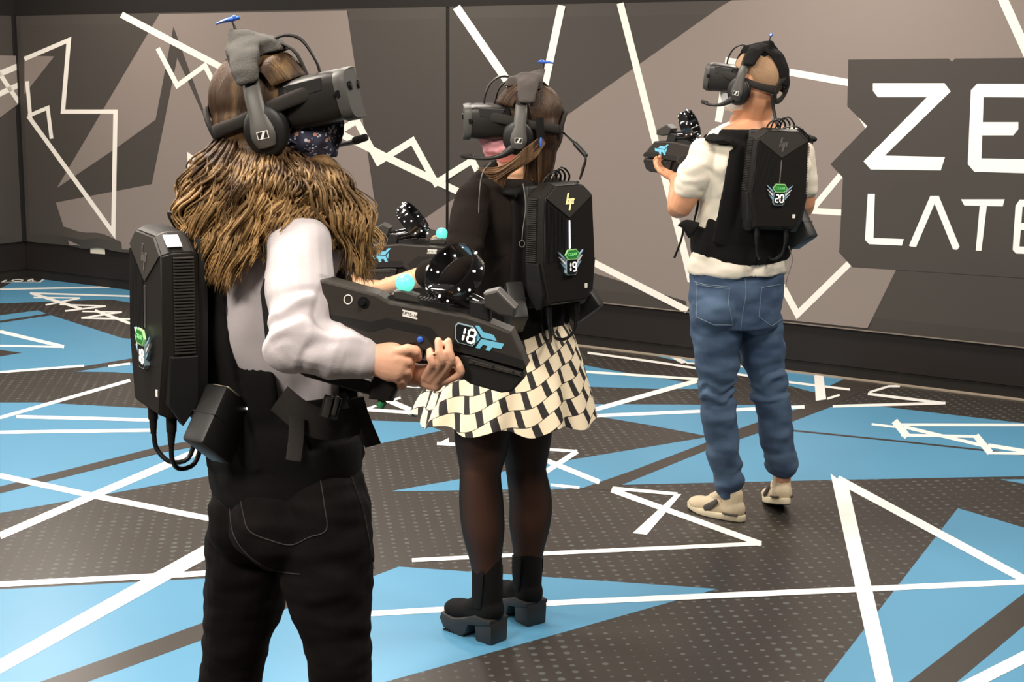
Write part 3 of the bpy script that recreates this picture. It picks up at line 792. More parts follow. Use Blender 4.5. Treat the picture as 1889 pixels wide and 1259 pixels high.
# --- gun: outline read off in a side view, 1000 units to the metre, barrel turned level
GA = math.radians(13.5)
def gp(px, py):
    dx, dz = (px - 790) / 1000, (600 - py) / 1000
    return (dx * math.cos(GA) - dz * math.sin(GA), dx * math.sin(GA) + dz * math.cos(GA))
def gl(l): return [gp(*q) for q in l]
def gm(u, v, d): return V((d, u, v))                       # x = right side of the gun, y = muzzle, z = up
G1F = V((math.cos(-0.12) * math.cos(GA), math.sin(-0.12) * math.cos(GA), -math.sin(GA)))
G1R = frame(G1F)
RINGN = (G1R.inverted() @ V((-0.54, -0.56, 0.63))).normalized()
def gun(mw, label, num='18', code='RPT5-18', rn=None):
    r = thing('laser_gun', mw, label, 'toy gun')
    bm = bmesh.new()
    body = gl([(556, 514), (600, 516), (700, 540), (722, 553), (860, 574), (908, 588), (948, 603), (966, 640), (977, 668), (974, 674), (905, 656), (838, 641), (815, 650), (780, 642), (770, 632), (730, 640), (660, 628), (600, 640), (560, 636)])
    prism(bm, body, -0.03, 0.03, gm, 0.005)
    done('gun_body', bm, M_barrel, r, False, smooth=False)
    for sd in (1, -1):
        plates('groove_shade_plate', [gl([(560, 578), (634, 583), (686, 592), (717, 584), (800, 599), (826, 628), (812, 642), (788, 613), (720, 601), (686, 611), (631, 595), (560, 590)])], M_deep, r, gm, sd * 0.029, sd * 0.0306)  # slightly raised plate; shade of the recessed groove put into its dark colour
        plates('lower_panel', [gl([(840, 622), (905, 636), (972, 655), (977, 668), (974, 672), (905, 655), (838, 640)])], M_deep, r, gm, sd * 0.028, sd * 0.0308)
    bm = bmesh.new(); prism(bm, gl([(853, 648), (872, 650), (970, 677), (973, 690), (950, 716), (930, 719), (872, 704), (852, 690)]), -0.027, 0.027, gm, 0.004)
    fb = done('fore_end_box', bm, M_deep, r, False, smooth=False)
    bm = bmesh.new(); prism(bm, gl([(872, 656), (965, 680), (968, 686), (870, 664)]), -0.029, 0.031, gm, 0.001); done('box_lid', bm, M_barrel, fb, False, smooth=False)
    for p_ in ((880, 662), (916, 668), (953, 677)):
        bm = bmesh.new(); u, v = gp(*p_); cyl(bm, (0.03, u, v), (0.0325, u, v), 0.0022, seg=8)
        done('lid_screw', bm, M_deep, fb, False)
    bm = bmesh.new(); prism(bm, gl([(826, 640), (862, 648), (862, 698), (846, 700), (838, 672)]), -0.015, 0.015, gm, 0.003); done('fore_post', bm, M_deep, r, False, smooth=False)
    bm = bmesh.new(); prism(bm, gl([(735, 628), (768, 636), (756, 680), (744, 704), (722, 746), (678, 742), (684, 706), (704, 668)]), -0.017, 0.017, gm, 0.008); gr = done('pistol_grip', bm, M_shell, r, False, smooth=False)
    u, v = gp(703, 748); bm = bmesh.new(); cyl(bm, (0, u, v), (0, u - 0.003, v - 0.012), 0.0095, 0.008); done('grip_light', bm, mat('green_button', (0.05, 0.3, 0.12), 0.4), gr, False)
    bm = bmesh.new(); tube(bm, [gm(*gp(*q), 0) for q in [(758, 640), (760, 662), (774, 670), (798, 667), (806, 648)]], 0.004, seg=8, n=3); done('trigger_guard', bm, M_shell, r, False)
    bm = bmesh.new(); tube(bm, [gm(*gp(*q), 0) for q in [(778, 640), (782, 652), (779, 662)]], (0.006, 0.003), seg=8, n=3, ref=(1, 0, 0)); done('trigger', bm, M_deep, r, False)
    bm = bmesh.new()                                      # open shoulder stock
    prism(bm, gl([(600, 520), (600, 540), (500, 534), (492, 560), (500, 640), (566, 676), (728, 722), (724, 746), (640, 726), (556, 704), (492, 668), (482, 650), (473, 545), (480, 520), (498, 512)]), -0.009, 0.009, gm, 0.003)
    done('shoulder_stock', bm, M_deep, r, False, smooth=False)
    for sd in (1, -1):
        u, v = gp(646, 551); bm = bmesh.new(); tube(bm, [gm(u + 0.0075 * math.cos(a), v + 0.0085 * math.sin(a), sd * 0.031) for a in [2 * PI * k / 20 for k in range(20)]], 0.0011, seg=6, n=1, closed=True); done('port_ring', bm, M_white, r, False)
        u, v = gp(675, 556); bm = bmesh.new(); cyl(bm, (sd * 0.028, u, v), (sd * 0.0312, u, v), 0.011); cyl(bm, (sd * 0.03, u, v), (sd * 0.038, u - 0.002, v), 0.006, 0.005); done('side_knob', bm, M_gloss, r, False)
        u, v = gp(780, 622); bm = bmesh.new(); ell(bm, (sd * 0.0315, u, v), (0.004, 0.0062, 0.0062)); done('side_button', bm, M_bluep, r, False)
        pt = gl([(747.5, 567), (775, 572), (775, 585), (747.5, 579.5)])
        pl = plates('code_label', [pt], M_white, r, gm, sd * 0.0295, sd * 0.0308)
        u, v = gp(761, 576)
        ux = V((0, 1, 0)) * sd; rt = M((ux, V((0, 0, 1)), V((sd, 0, 0)))).transposed() @ M.Rotation(-GA * 0 , 3, 'Z'); mm = rt.to_4x4(); mm.translation = V((sd * 0.0310, u, v))
        text_part('label_code', code, 0.0085, M_deep, pl, mm)
        if num:
            octo = gl([(850.4, 588), (878, 594.4), (883.5, 600.5), (883.5, 625), (878, 631), (851.7, 625), (846.3, 618), (846.3, 592.4)])
            cu_ = sum(a for a, b in octo) / 8; cv_ = sum(b for a, b in octo) / 8
            bd = plates('number_badge', [octo], M_rim, r, gm, sd * 0.029, sd * 0.036)
            plates('badge_face', [[(cu_ + (a - cu_) * 0.9, cv_ + (b - cv_) * 0.92) for a, b in octo]], M_plate, bd, gm, sd * 0.0355, sd * 0.0365)
            plates('badge_number', [[(cu_ + a * sd + 0.004 * sd, cv_ + b) for a, b in p_] for p_ in digit_polys(num, 0.024, 0.66)], M_digit, bd, gm, sd * 0.0362, sd * 0.0372)
        def c1(l): return gl([(820 + a / 7.406, 560 + b / 7.406) for a, b in l])
        plates('emblem', [c1([(460, 245), (515, 248), (575, 335), (715, 368), (755, 447), (555, 405)]),
                          c1([(545, 425), (858, 487), (822, 555), (695, 538), (662, 590), (603, 580), (633, 520), (572, 505), (525, 560), (468, 548)]), c1([(482, 330), (530, 415), (480, 485)])], M_emblem, r, gm, sd * 0.029, sd * 0.0318)
    bm = bmesh.new(); prism(bm, gl([(716, 546), (722, 542), (892, 566), (900, 582), (722, 556)]), -0.011, 0.011, gm, 0.001); rl = done('top_rail', bm, M_deep, r, False, smooth=False)
    bm = bmesh.new()
    for k in range(18):
        u, v = gp(776 + k * 6.4, 548 + k * 1.0); box(bm, (0, u, v - 0.002), (0.021, 0.003, 0.006))
    tag(done('rail_teeth', bm, M_deep, rl, False, smooth=False), kind='stuff')
    bm = bmesh.new(); prism(bm, gl([(727, 536), (742, 533), (774, 543), (776, 558), (730, 551)]), -0.014, 0.014, gm, 0.003); bmnt = done('ball_mount', bm, M_shell2, r, False, smooth=False)
    u, v = gp(747, 522)
    bm = bmesh.new(); ell(bm, (0, u, v), (0.0175,) * 3, None, 28, 18); done('tracking_ball', bm, M_ball, r, False)
    # hand-controller clamped on top: ring with lights, neck, shield plates
    u, v = gp(838, 501); rc = V((0.0, u, v)); n_ = RINGN if rn is None else (mw.to_3x3().inverted() @ V(rn)).normalized(); a_ = n_.cross(V((1, 0, 0))).normalized(); b_ = n_.cross(a_)
    bm = bmesh.new(); prof = [(0.053, -0.019), (0.0575, 0.015), (0.0558, 0.0185), (0.0535, 0.0165), (0.0495, -0.019), (0.0515, -0.0215)]
    K = 40; rg = [[bm.verts.new(rc + (a_ * math.cos(t) + b_ * math.sin(t)) * (rr - h_ * 0.12) + n_ * h_) for rr, h_ in prof] for t in [2 * PI * k / K for k in range(K)]]
    for k in range(K):
        for j in range(6): bm.faces.new((rg[k][j], rg[k][(j + 1) % 6], rg[(k + 1) % K][(j + 1) % 6], rg[(k + 1) % K][j]))
    ring = done('tracking_ring', bm, M_gloss, r, False, auto=30)
    lm = None
    for row, cnt, rr, hh in ((0, 8, 0.0528, 0.007), (1, 7, 0.0509, -0.009), (2, 8, 0.0572, 0.008), (3, 7, 0.0552, -0.01)):
        for k in range(cnt):
            t = 2 * PI * (k + 0.5 * (row % 2)) / cnt; c_ = rc + (a_ * math.cos(t) + b_ * math.sin(t)) * (rr - hh * 0.0) + n_ * hh
            if lm is None:
                bm = bmesh.new(); ell(bm, (0, 0, 0), (0.0021,) * 3, None, 8, 6)
                o_ = done('ring_light', bm, M_led, ring, False); lm = o_.data; o_.location = c_
            else:
                o_ = bpy.data.objects.new('ring_light', lm); COL.objects.link(o_); o_.parent = ring; o_.location = c_
    u2, v2 = gp(893, 560); e_ = V((0, u2, v2)); low = rc + (a_ * math.copysign(1, -a_.z)) * 0.052
    bm = bmesh.new(); tube(bm, [low - n_ * 0.004, low.lerp(e_, 0.35) + V((0, 0, 0.004)), low.lerp(e_, 0.7), e_ + V((0, 0, -0.004))], [0.012, 0.015, 0.017, 0.016], seg=16, n=4); done('controller_handle', bm, M_gloss, r, False)
    bm = bmesh.new(); prism(bm, gl([(868, 548), (905, 552), (908, 590), (870, 580)]), -0.018, 0.018, gm, 0.004); done('controller_clamp', bm, M_deep, r, False, smooth=False)
    bm = bmesh.new(); prism(bm, gl([(896, 534), (922, 527), (956, 560), (952, 578), (926, 574), (900, 560)]), -0.024, 0.026, gm, 0.004); done('shield_plate', bm, M_armgrey if False else M_shell2, r, False, smooth=False)
    return r
# ------------------------------------------------------------------ people: helpers
def skin(name, col):
    m = mat(name, col, 0.5, spec=0.4, bump=0.05, bscale=250, vary=0.06, vscale=25)
    b = m.node_tree.nodes['Principled BSDF']
    b.inputs['Subsurface Weight'].default_value = 0.12
    b.inputs['Subsurface Radius'].default_value = (0.01, 0.004, 0.002)
    b.inputs['Subsurface Scale'].default_value = 1.0
    return m
M_skin1 = skin('fair_skin', (0.76, 0.43, 0.29))
M_skin2 = skin('tan_skin', (0.70, 0.41, 0.25))
M_skin3 = skin('ruddy_skin', (0.60, 0.30, 0.17))
M_eye = mat('eye_white', (0.8, 0.78, 0.75), 0.2)
M_pupil = mat('eye_dark', (0.03, 0.02, 0.015), 0.1)
def sx(pxr, q):                          # pixels -> metres at world point q
    return pxr * (q - CAM).dot(cf) / FOC
class Torso:
    """stack of elliptical sections (point, half width, half depth, yaw in degrees); yaw 0 = facing +Y, positive turns left"""
    def __init__(s, rows):
        s.r = cr_spline([[*c, a, b, math.radians(yw)] for c, a, b, yw in rows], 6); s.n = len(rows)
    def at(s, t, ang=0.0, off=0.0):
        i = max(0, min(len(s.r) - 1, int(round(t * 6)))); x, y, z, a, b, yw = s.r[i]
        F = V((-math.sin(yw), math.cos(yw), 0)); R = V((math.cos(yw), math.sin(yw), 0)); g = math.radians(ang)
        return V((x, y, z)) + R * ((a + off) * math.sin(g)) + F * ((b + off) * math.cos(g))
    def mesh(s, bm, off=0.0, t0=0, t1=None, seg=28):
        rows = s.r[int(t0 * 6): (None if t1 is None else int(t1 * 6) + 1)]
        rings = []
        for x, y, z, a, b, yw in rows:
            F = V((-math.sin(yw), math.cos(yw), 0)); R = V((math.cos(yw), math.sin(yw), 0))
            rings.append([bm.verts.new(V((x, y, z)) + R * (a + off) * math.copysign(abs(math.cos(k)) ** 0.85, math.cos(k)) + F * (b + off) * math.copysign(abs(math.sin(k)) ** 0.85, math.sin(k))) for k in [2 * PI * j / seg for j in range(seg)]])
        for p, q in zip(rings, rings[1:]):
            for k in range(seg): bm.faces.new((p[k], p[(k + 1) % seg], q[(k + 1) % seg], q[k]))
        bm.faces.new(rings[0][::-1]); bm.faces.new(rings[-1])
def head_parts(bm, c, R, s=1.0, face=True):
    def q(x, y, z): return V(c) + R @ (V((x, y, z)) * s)
    ell(bm, q(0, -0.012, 0.03), (0.074 * s, 0.096 * s, 0.09 * s), R, 28, 20)
    ell(bm, q(0, 0.028, -0.02), (0.066 * s, 0.074 * s, 0.085 * s), R, 24, 16)
    ell(bm, q(0, 0.045, -0.075), (0.045 * s, 0.05 * s, 0.042 * s), R, 20, 14)
    ell(bm, q(0, 0.082, -0.098), (0.02 * s, 0.017 * s, 0.015 * s), R, 12, 8)
    tube(bm, [q(0, 0.095, 0.022), q(0, 0.108, 0.0), q(0, 0.117, -0.02)], [0.008 * s, 0.009 * s, 0.012 * s], seg=10, n=3)
    ell(bm, q(0, 0.093, -0.062), (0.022 * s, 0.01 * s, 0.006 * s), R, 12, 8)
    ell(bm, q(0, 0.091, -0.072), (0.019 * s, 0.01 * s, 0.006 * s), R, 12, 8)
    for sd in (-1, 1):
        ell(bm, q(sd * 0.035, 0.085, 0.028), (0.022 * s, 0.01 * s, 0.007 * s), R, 12, 8)
        ell(bm, q(sd * 0.076, -0.008, -0.008), (0.009 * s, 0.018 * s, 0.032 * s), R @ M.Rotation(sd * 0.3, 3, 'Z'), 14, 10)
def eyes(person, c, R, s=1.0):
    for sd in (-1, 1):
        p_ = V(c) + R @ (V((sd * 0.032, 0.083, 0.008)) * s)
        bm = bmesh.new(); ell(bm, p_, (0.013 * s,) * 3, R); e = done('eye', bm, M_eye, person)
        bm = bmesh.new(); ell(bm, p_ + R @ V((0, 0.0105 * s, 0)), (0.006 * s, 0.004 * s, 0.006 * s), R); done('pupil', bm, M_pupil, e)
def folds(amp, sc, stretch=(1, 1, 1), seed=0.0):
    st = V(stretch)
    def f(c, n):
        v_ = np.array([noise.turbulence(V((p[0] * st.x + seed, p[1] * st.y, p[2] * st.z)) * sc, 2, False) for p in c.tolist()])
        return c + n * ((v_ - v_.mean())[:, None] * amp)
    return f
def ridge(amp, axis_a, axis_b, lo, hi, freq, seed=0.0):
    """crumple rings across a limb running from a to b, between fractions lo..hi"""
    a, b = V(axis_a), V(axis_b); d = b - a; L2 = d.length_squared; L = d.length
    A = np.array(a); D = np.array(d)
    def f(c, n):
        rel = c - A; t = rel @ D / L2
        perp = np.linalg.norm(rel - t[:, None] * D, axis=1)
        wgt = np.clip((t - lo) / 0.08, 0, 1) * np.clip((hi - t) / 0.08, 0, 1) * (perp < 0.13)
        k = np.nonzero(wgt > 0)[0]; out = c.copy()
        if len(k):
            nz = np.array([noise.noise(V(c[i]) * 14 + V((seed, 0, 0))) for i in k])
            h = np.sin(t[k] * L * freq + nz * 4.5 + seed)
            out[k] += n[k] * (amp * wgt[k] * h * (0.6 + 0.6 * nz))[:, None]
        return out
    return f
def chain(*fs):
    def f(c, n):
        for g in fs: c = g(c, n)
        return c
    return f
def finger(bm, pts, r0=0.0085, r1=0.0065):
    n_ = len(pts)
    tube(bm, pts, [r0 + (r1 - r0) * i / (n_ - 1) for i in range(n_)], seg=10, n=4)
    for q in pts[1:-1]: ell(bm, q, (r0 * 1.02,) * 3, None, 10, 8)
def harness(parent, T, belt, top, strapw=0.028, off=0.012, m=None, vox=0.005, belt_h=0.045, sa=38, dip=0.0, padw=0.085, yoke=False, tall=False, topx=0, name='harness'):
    """vest: hip belt all round, two shoulder straps, padded back"""
    bm = bmesh.new()
    tube(bm, [T.at(belt, a, off) - V((0, 0, dip * max(0, -math.cos(math.radians(a))))) for a in range(0, 360, 15)], (belt_h, 0.013), seg=12, n=2, ref=(0, 0, 1), closed=True)
    tube(bm, [T.at(belt, a, off) + V((0, 0, 0.03)) for a in range(120, 241, 12)], (belt_h, 0.014), seg=12, n=2, ref=(0, 0, 1))
    lat = T.at(belt, 90) - T.at(belt, 270)
    tube(bm, [T.at(belt + (top - belt) * k / 6, 180, off) for k in range(7)], [(padw, 0.014)] * 7, seg=14, n=3, ref=lat)
    if tall:
        tube(bm, [T.at(belt + 0.68, a, off - 0.002) for a in range(0, 360, 15)], (0.062, 0.012), seg=12, n=2, ref=(0, 0, 1), closed=True)
        tube(bm, [T.at(belt + 1.25, a, off - 0.002) for a in range(125, 240, 10)], (0.06, 0.012), seg=12, n=2, ref=(0, 0, 1))
    if yoke: tube(bm, [T.at(top - 0.15, a, off) for a in range(125, 236, 10)], (0.04, 0.014), seg=12, n=2, ref=(0, 0, 1))
    for sd in (-1, 1):
        pts = [T.at(belt + 0.1, 180 - sd * (sa + 6), off), T.at((belt + top) / 2, 180 - sd * (sa + 3), off), T.at(top - 0.3, 180 - sd * sa, off), T.at(top, 180 - sd * (sa + 10 + topx), off + 0.012), T.at(top + 0.05, sd * 95, -0.075), T.at(top - 0.1, sd * 40, off), T.at((belt + top) / 2, sd * 32, off), T.at(belt + 0.1, sd * 40, off)]
        tube(bm, pts, [(strapw * 1.4, 0.012), (strapw * 1.2, 0.012), (strapw * 1.2, 0.012), (strapw, 0.012), (strapw, 0.012), (strapw, 0.012), (strapw * 0.9, 0.011), (strapw, 0.01)], seg=12, n=5, ref=lat)
    return remesh(name, bm, m or M_web, parent, vox, 5, 0.5)
# ------------------------------------------------------------------ shoes
def shoe_sole(bm, R, o, w_=0.045, L0=-0.07, L1=0.195, h0=0.0, h1=0.025, up=0.0):
    out = []
    for k in range(28):
        a = 2 * PI * k / 28
        y = (L0 + L1) / 2 + (L1 - L0) / 2 * math.sin(a)
        t = (y - L0) / (L1 - L0)
        ww = w_ * (0.82 + 0.25 * math.sin(PI * min(1, max(0, t * 1.1 - 0.15))))
        out.append((ww * math.copysign(abs(math.cos(a)) ** 0.7, math.cos(a)), y))
    prism(bm, out, h0, h1, lambda u, v, d: o + R @ V((u, v, d + (max(0, (v - 0.12)) * up))), 0.004)
def sneaker(parent, o, fwd, mu, ms, stripe=None, laces=None):
    """o = point on the floor under the ankle"""
    R = frame(fwd); q = lambda x, y, z: o + R @ V((x, y, z))
    bm = bmesh.new()
    ell(bm, q(0, -0.015, 0.045), (0.038, 0.052, 0.045), R); ell(bm, q(0, 0.06, 0.04), (0.042, 0.08, 0.036), R); ell(bm, q(0, 0.13, 0.034), (0.043, 0.06, 0.028), R)
    tube(bm, [q(0, -0.01, 0.06), q(0, -0.012, 0.1)], [(0.037, 0.045), (0.035, 0.043)], ref=R @ V((1, 0, 0)))
    tube(bm, [q(0, 0.03, 0.09), q(0, 0.08, 0.066)], [0.024, 0.02])
    up_ = remesh('shoe', bm, mu, parent, 0.004, 3)
    bm = bmesh.new(); shoe_sole(bm, R, o, 0.045, h0=0.002, h1=0.026, up=0.12); done('sole', bm, ms, up_, smooth=True)
    bm = bmesh.new(); shoe_sole(bm, R, o, 0.042, -0.066, 0.19, 0.0, 0.004); done('outsole', bm, M_deep, up_, smooth=True)
    if stripe:
        for sd in (-1, 1):
            bm = bmesh.new(); tube(bm, [q(sd * 0.036, 0.035, 0.07), q(sd * 0.0425, 0.055, 0.05), q(sd * 0.0445, 0.085, 0.032)], [(0.01, 0.004), (0.014, 0.004), (0.012, 0.004)], ref=R @ V((0, 1, 0)), seg=10)
            tube(bm, [q(sd * 0.026, -0.054, 0.03), q(sd * 0.038, -0.03, 0.03), q(sd * 0.041, 0.0, 0.03)], [(0.004, 0.004)] * 3, ref=R @ V((0, 0, 1)), seg=8)
            done('side_stripe', bm, stripe, up_)
    if laces:
        bm = bmesh.new()
        for k in range(5):
            y = 0.045 + k * 0.014; z = 0.094 - k * 0.0085
            tube(bm, [q(-0.02, y, z - 0.006), q(0, y + 0.003, z + 0.004), q(0.02, y + 0.006, z - 0.006)], 0.0028, seg=6, n=3)
            tube(bm, [q(0.02, y, z - 0.006), q(0, y + 0.004, z + 0.004), q(-0.02, y + 0.008, z - 0.008)], 0.0028, seg=6, n=3)
        done('laces', bm, laces, up_)
    return up_

# ------------------------------------------------------------------ woman in the lilac-grey sweatshirt (foreground)
M_sweat = mat('pale_lilac_grey_jersey', (0.56, 0.52, 0.54), 0.85, bump=0.12, bscale=500, sheen=0.2)
M_jean_b = mat('black_denim', (0.0065, 0.0048, 0.005), 0.75, bump=0.25, bscale=600, vary=0.25, vscale=14, spec=0.12)
M_blackshoe = mat('black_trainer', (0.015, 0.015, 0.015), 0.6)
def hair_mat(name, c1, c2, scale=8.0):
    m = bpy.data.materials.new(name); m.use_nodes = True; nt = m.node_tree; b = nt.nodes['Principled BSDF']; N = nt.nodes.new; L = nt.links.new
    tc = N('ShaderNodeTexCoord'); n = N('ShaderNodeTexNoise'); n.inputs['Scale'].default_value = scale; n.inputs['Detail'].default_value = 5
    mp = N('ShaderNodeMapping'); mp.inputs['Scale'].default_value = (3.0, 3.0, 0.7); L(tc.outputs['Object'], mp.inputs[0]); L(mp.outputs[0], n.inputs['Vector'])
    at = N('ShaderNodeAttribute'); at.attribute_name = 'tone'
    ad = N('ShaderNodeMath'); ad.operation = 'MULTIPLY_ADD'; ad.inputs[1].default_value = 0.9; L(n.outputs['Fac'], ad.inputs[0]); L(at.outputs['Fac'], ad.inputs[2])
    cr_ = N('ShaderNodeValToRGB'); cr_.color_ramp.elements[0].position = 0.3; cr_.color_ramp.elements[0].color = (*c1, 1); cr_.color_ramp.elements[1].position = 1.05 if False else 0.98; cr_.color_ramp.elements[1].color = (*c2, 1)
    L(ad.outputs[0], cr_.inputs[0]); L(cr_.outputs[0], b.inputs['Base Color'])
    b.inputs['Roughness'].default_value = 0.55; b.inputs['Specular IOR Level'].default_value = 0.35
    w_ = N('ShaderNodeTexNoise'); w_.inputs['Scale'].default_value = 260; mp2 = N('ShaderNodeMapping'); mp2.inputs['Scale'].default_value = (1, 1, 0.06); L(tc.outputs['Object'], mp2.inputs[0]); L(mp2.outputs[0], w_.inputs['Vector'])
    bp = N('ShaderNodeBump'); bp.inputs['Strength'].default_value = 0.5; bp.inputs['Distance'].default_value = 0.004; L(w_.outputs['Fac'], bp.inputs['Height']); L(bp.outputs[0], b.inputs['Normal'])
    return m
def set_tone(o, arr):
    a = o.data.attributes.new('tone', 'FLOAT', 'POINT'); a.data.foreach_set('value', arr)
def strands(name, m, parent, paths, seg=4, n=3):
    """hair locks: paths = list of (points, radii, tone root, tone tip)"""
    bm = bmesh.new(); lay = bm.verts.layers.float.new('tone')
    for pts, rad, t0, t1 in paths:
        k0 = len(bm.verts); tube(bm, pts, rad, seg=seg, n=n, round_ends=False)
        bm.verts.ensure_lookup_table(); k1 = len(bm.verts)
        for i in range(k0, k1): bm.verts[i][lay] = t0 + (t1 - t0) * (i - k0) / max(1, k1 - k0 - 1)
    return done(name, bm, m, parent, smooth=True, auto=180, recalc=False)

base1 = P(533, 985, 3.25); base1.z = 0
A = thing('person', M.Translation(base1), 'person with long wavy blonde-brown hair, pale grey sweatshirt and black jeans, nearest the camera', 'person')
T1 = Torso([(P(530, 990, 3.25), 0.150, 0.115, -38), (P(530, 905, 3.25), 0.165, 0.125, -40), (P(522, 800, 3.26), 0.135, 0.11, -48), (P(508, 690, 3.26), 0.135, 0.11, -56),
            (P(495, 570, 3.26), 0.152, 0.122, -60), (P(491, 475, 3.26), 0.165, 0.11, -60), (P(492, 415, 3.26), 0.15, 0.085, -60), (P(497, 372, 3.26), 0.06, 0.06, -60)])
H1 = P(503, 205, 3.24); R1 = frame((0.965, -0.05, 0.24))
sh_r, el_r, wr_r = P(547, 458, 3.06), P(552, 632, 2.95), P(700, 667, 2.965)
sh_l, el_l, wr_l = P(455, 462, 3.42), P(585, 640, 3.36), P(766, 689, 3.01)
rk, lk = P(632, 1262, 3.15), P(422, 1262, 3.34)
ra, la = V((rk.x + 0.01, rk.y + 0.03, 0.09)), V((lk.x - 0.07, lk.y + 0.03, 0.09))
rh, lh = P(592, 965, 3.17), P(476, 960, 3.32)
fr, fl_dir = V((0.8, 0.6, 0)), V((0.75, 0.66, 0))
bm = bmesh.new()
T1.mesh(bm, -0.012)
head_parts(bm, H1, R1)
tube(bm, [T1.at(6.6), P(497, 340, 3.25), H1 + R1 @ V((0, -0.02, -0.05))], [(0.056), 0.053, 0.056])
for s_, e_, w_ in ((sh_r, el_r, wr_r), (sh_l, el_l, wr_l)):
    tube(bm, [s_, s_.lerp(e_, 0.5), e_, e_.lerp(w_, 0.35), e_.lerp(w_, 0.75), w_], [0.052, 0.044, 0.038, 0.038, 0.03, 0.027], seg=16)
for h, k_, a, d in ((rh, rk, ra, fr), (lh, lk, la, fl_dir)):
    tube(bm, [h, h.lerp(k_, 0.5), k_, k_.lerp(a, 0.35), a], [0.082, 0.072, 0.054, 0.053, 0.034], seg=16)
    tube(bm, [a, a - V((0, 0, 0.045)) + d * 0.02, a - V((0, 0, 0.055)) + d * 0.12], [0.034, 0.035, 0.026])
# right hand closed on the pistol grip
tube(bm, [P(684, 665, 2.965), P(700, 664, 2.958), P(720, 668, 2.947), P(737, 673, 2.942)], [(0.030, 0.026), (0.033, 0.024), (0.038, 0.021), (0.035, 0.018)], ref=(0.25, 0, 1), seg=18)
for pts in ([(730, 650, 2.938), (752, 645, 2.932), (766, 648, 2.936), (771, 660, 2.948)],
            [(734, 663, 2.934), (752, 667, 2.938), (756, 678, 2.962), (745, 682, 2.985)],
            [(730, 680, 2.936), (748, 685, 2.942), (751, 695, 2.964), (740, 699, 2.985)],
            [(722, 694, 2.942), (738, 701, 2.947), (741, 710, 2.966), (731, 712, 2.985)],
            [(708, 650, 2.970), (726, 642, 3.000), (744, 642, 3.012), (758, 648, 3.012)]):
    finger(bm, [P(*q) for q in pts], 0.0108, 0.0086)
# left hand under the gun, knuckles towards us, fingertips up the near side
tube(bm, [wr_l, P(784, 694, 2.98), P(806, 697, 2.955)], [(0.022, 0.022), (0.024, 0.019), (0.027, 0.015)], ref=(0.2, 0, 1), seg=16)
ell(bm, P(820, 692, 2.95), (0.019, 0.012, 0.015)); ell(bm, P(832, 688, 2.945), (0.012, 0.01, 0.012))
for pts in ([(784, 697, 2.955), (797, 673, 2.920), (794, 660, 2.917), (793, 648, 2.922)],
            [(794, 701, 2.948), (814, 668, 2.914), (810, 650, 2.910), (808, 629, 2.917)],
            [(805, 704, 2.945), (832, 667, 2.914), (829, 650, 2.910), (827, 630, 2.917)],
            [(814, 706, 2.950), (848, 691, 2.925), (847, 676, 2.920), (842, 664, 2.926)],
            [(785, 688, 3.0), (800, 668, 3.02), (812, 652, 3.02), (818, 640, 3.012)]):
    finger(bm, [P(*q) for q in pts], 0.0084, 0.0072)
remesh('body', bm, M_skin1, A, 0.0031, 2)
eyes(A, H1, R1)
# sweatshirt
bm = bmesh.new()
T1.mesh(bm, 0.004, 1.85, 6.3)
for s_, e_, w_, r_ in ((sh_r, el_r, wr_r, 1), (sh_l, el_l, wr_l, 1)):
    c0 = e_.lerp(w_, 0.72)
    tube(bm, [s_ + V((0, 0, 0.0)), s_.lerp(e_, 0.33), s_.lerp(e_, 0.7), e_, e_.lerp(w_, 0.25), e_.lerp(w_, 0.5), c0], [0.064, 0.071, 0.066, 0.06, 0.056, 0.051, 0.04], seg=20)
    tube(bm, [e_.lerp(w_, 0.68), e_.lerp(w_, 0.79)], [0.039, 0.0365], seg=18)
    ell(bm, e_ + V((-0.015, 0, -0.012)), (0.056, 0.052, 0.05))
tube(bm, [T1.at(5.3), T1.at(6.0), T1.at(6.6)], [(0.14, 0.09), (0.12, 0.08), (0.06, 0.06)], ref=T1.at(5, 90) - T1.at(5, 270), seg=20)
remesh('sweatshirt', bm, M_sweat, A, 0.0042, 5, disp=chain(folds(0.014, 7, seed=3),
       ridge(0.006, sh_r, el_r, 0.55, 1.12, 95, 1.0), ridge(0.0055, el_r, wr_r, 0.02, 0.5, 85, 2.0), ridge(0.003, el_r, wr_r, 0.5, 0.85, 60, 4.0)))
# jeans
bm = bmesh.new()
T1.mesh(bm, 0.006, 0, 2.1)
for h, k_, a in ((rh, rk, ra), (lh, lk, la)):
    tube(bm, [h + V((0, 0, 0.03)), h.lerp(k_, 0.3), h.lerp(k_, 0.65), k_, k_.lerp(a, 0.35), k_.lerp(a, 0.9)], [0.098, 0.094, 0.078, 0.064, 0.062, 0.047], seg=22)
ell(bm, P(514, 965, 3.16), (0.098, 0.085, 0.1)); ell(bm, P(452, 955, 3.24), (0.078, 0.085, 0.095)); ell(bm, P(600, 925, 3.2), (0.09, 0.1, 0.1))
jeans = remesh('jeans', bm, M_jean_b, A, 0.005, 5, disp=chain(folds(0.008, 9, (1, 1, 2), 5), ridge(0.0015, rh, rk, 0.2, 0.5, 40, 3.0), ridge(0.002, lh, lk, 0.85, 1.1, 70, 1.0), ridge(0.002, rh, rk, 0.9, 1.1, 80, 5.0)))
def project_to(obj, pts, off):
    """drop points (world) on the surface of obj as seen from the camera side of the body"""
    from mathutils.bvhtree import BVHTree
    b0 = root_of(obj).matrix_basis
    t_ = BVHTree.FromPolygons([b0 @ v.co for v in obj.data.vertices], [p.vertices[:] for p in obj.data.polygons])
    out = []
    for q in pts:
        d = (q - CAM).normalized(); h = t_.ray_cast(CAM, d)
        out.append((h[0] - d * off) if h[0] else q)
    return out
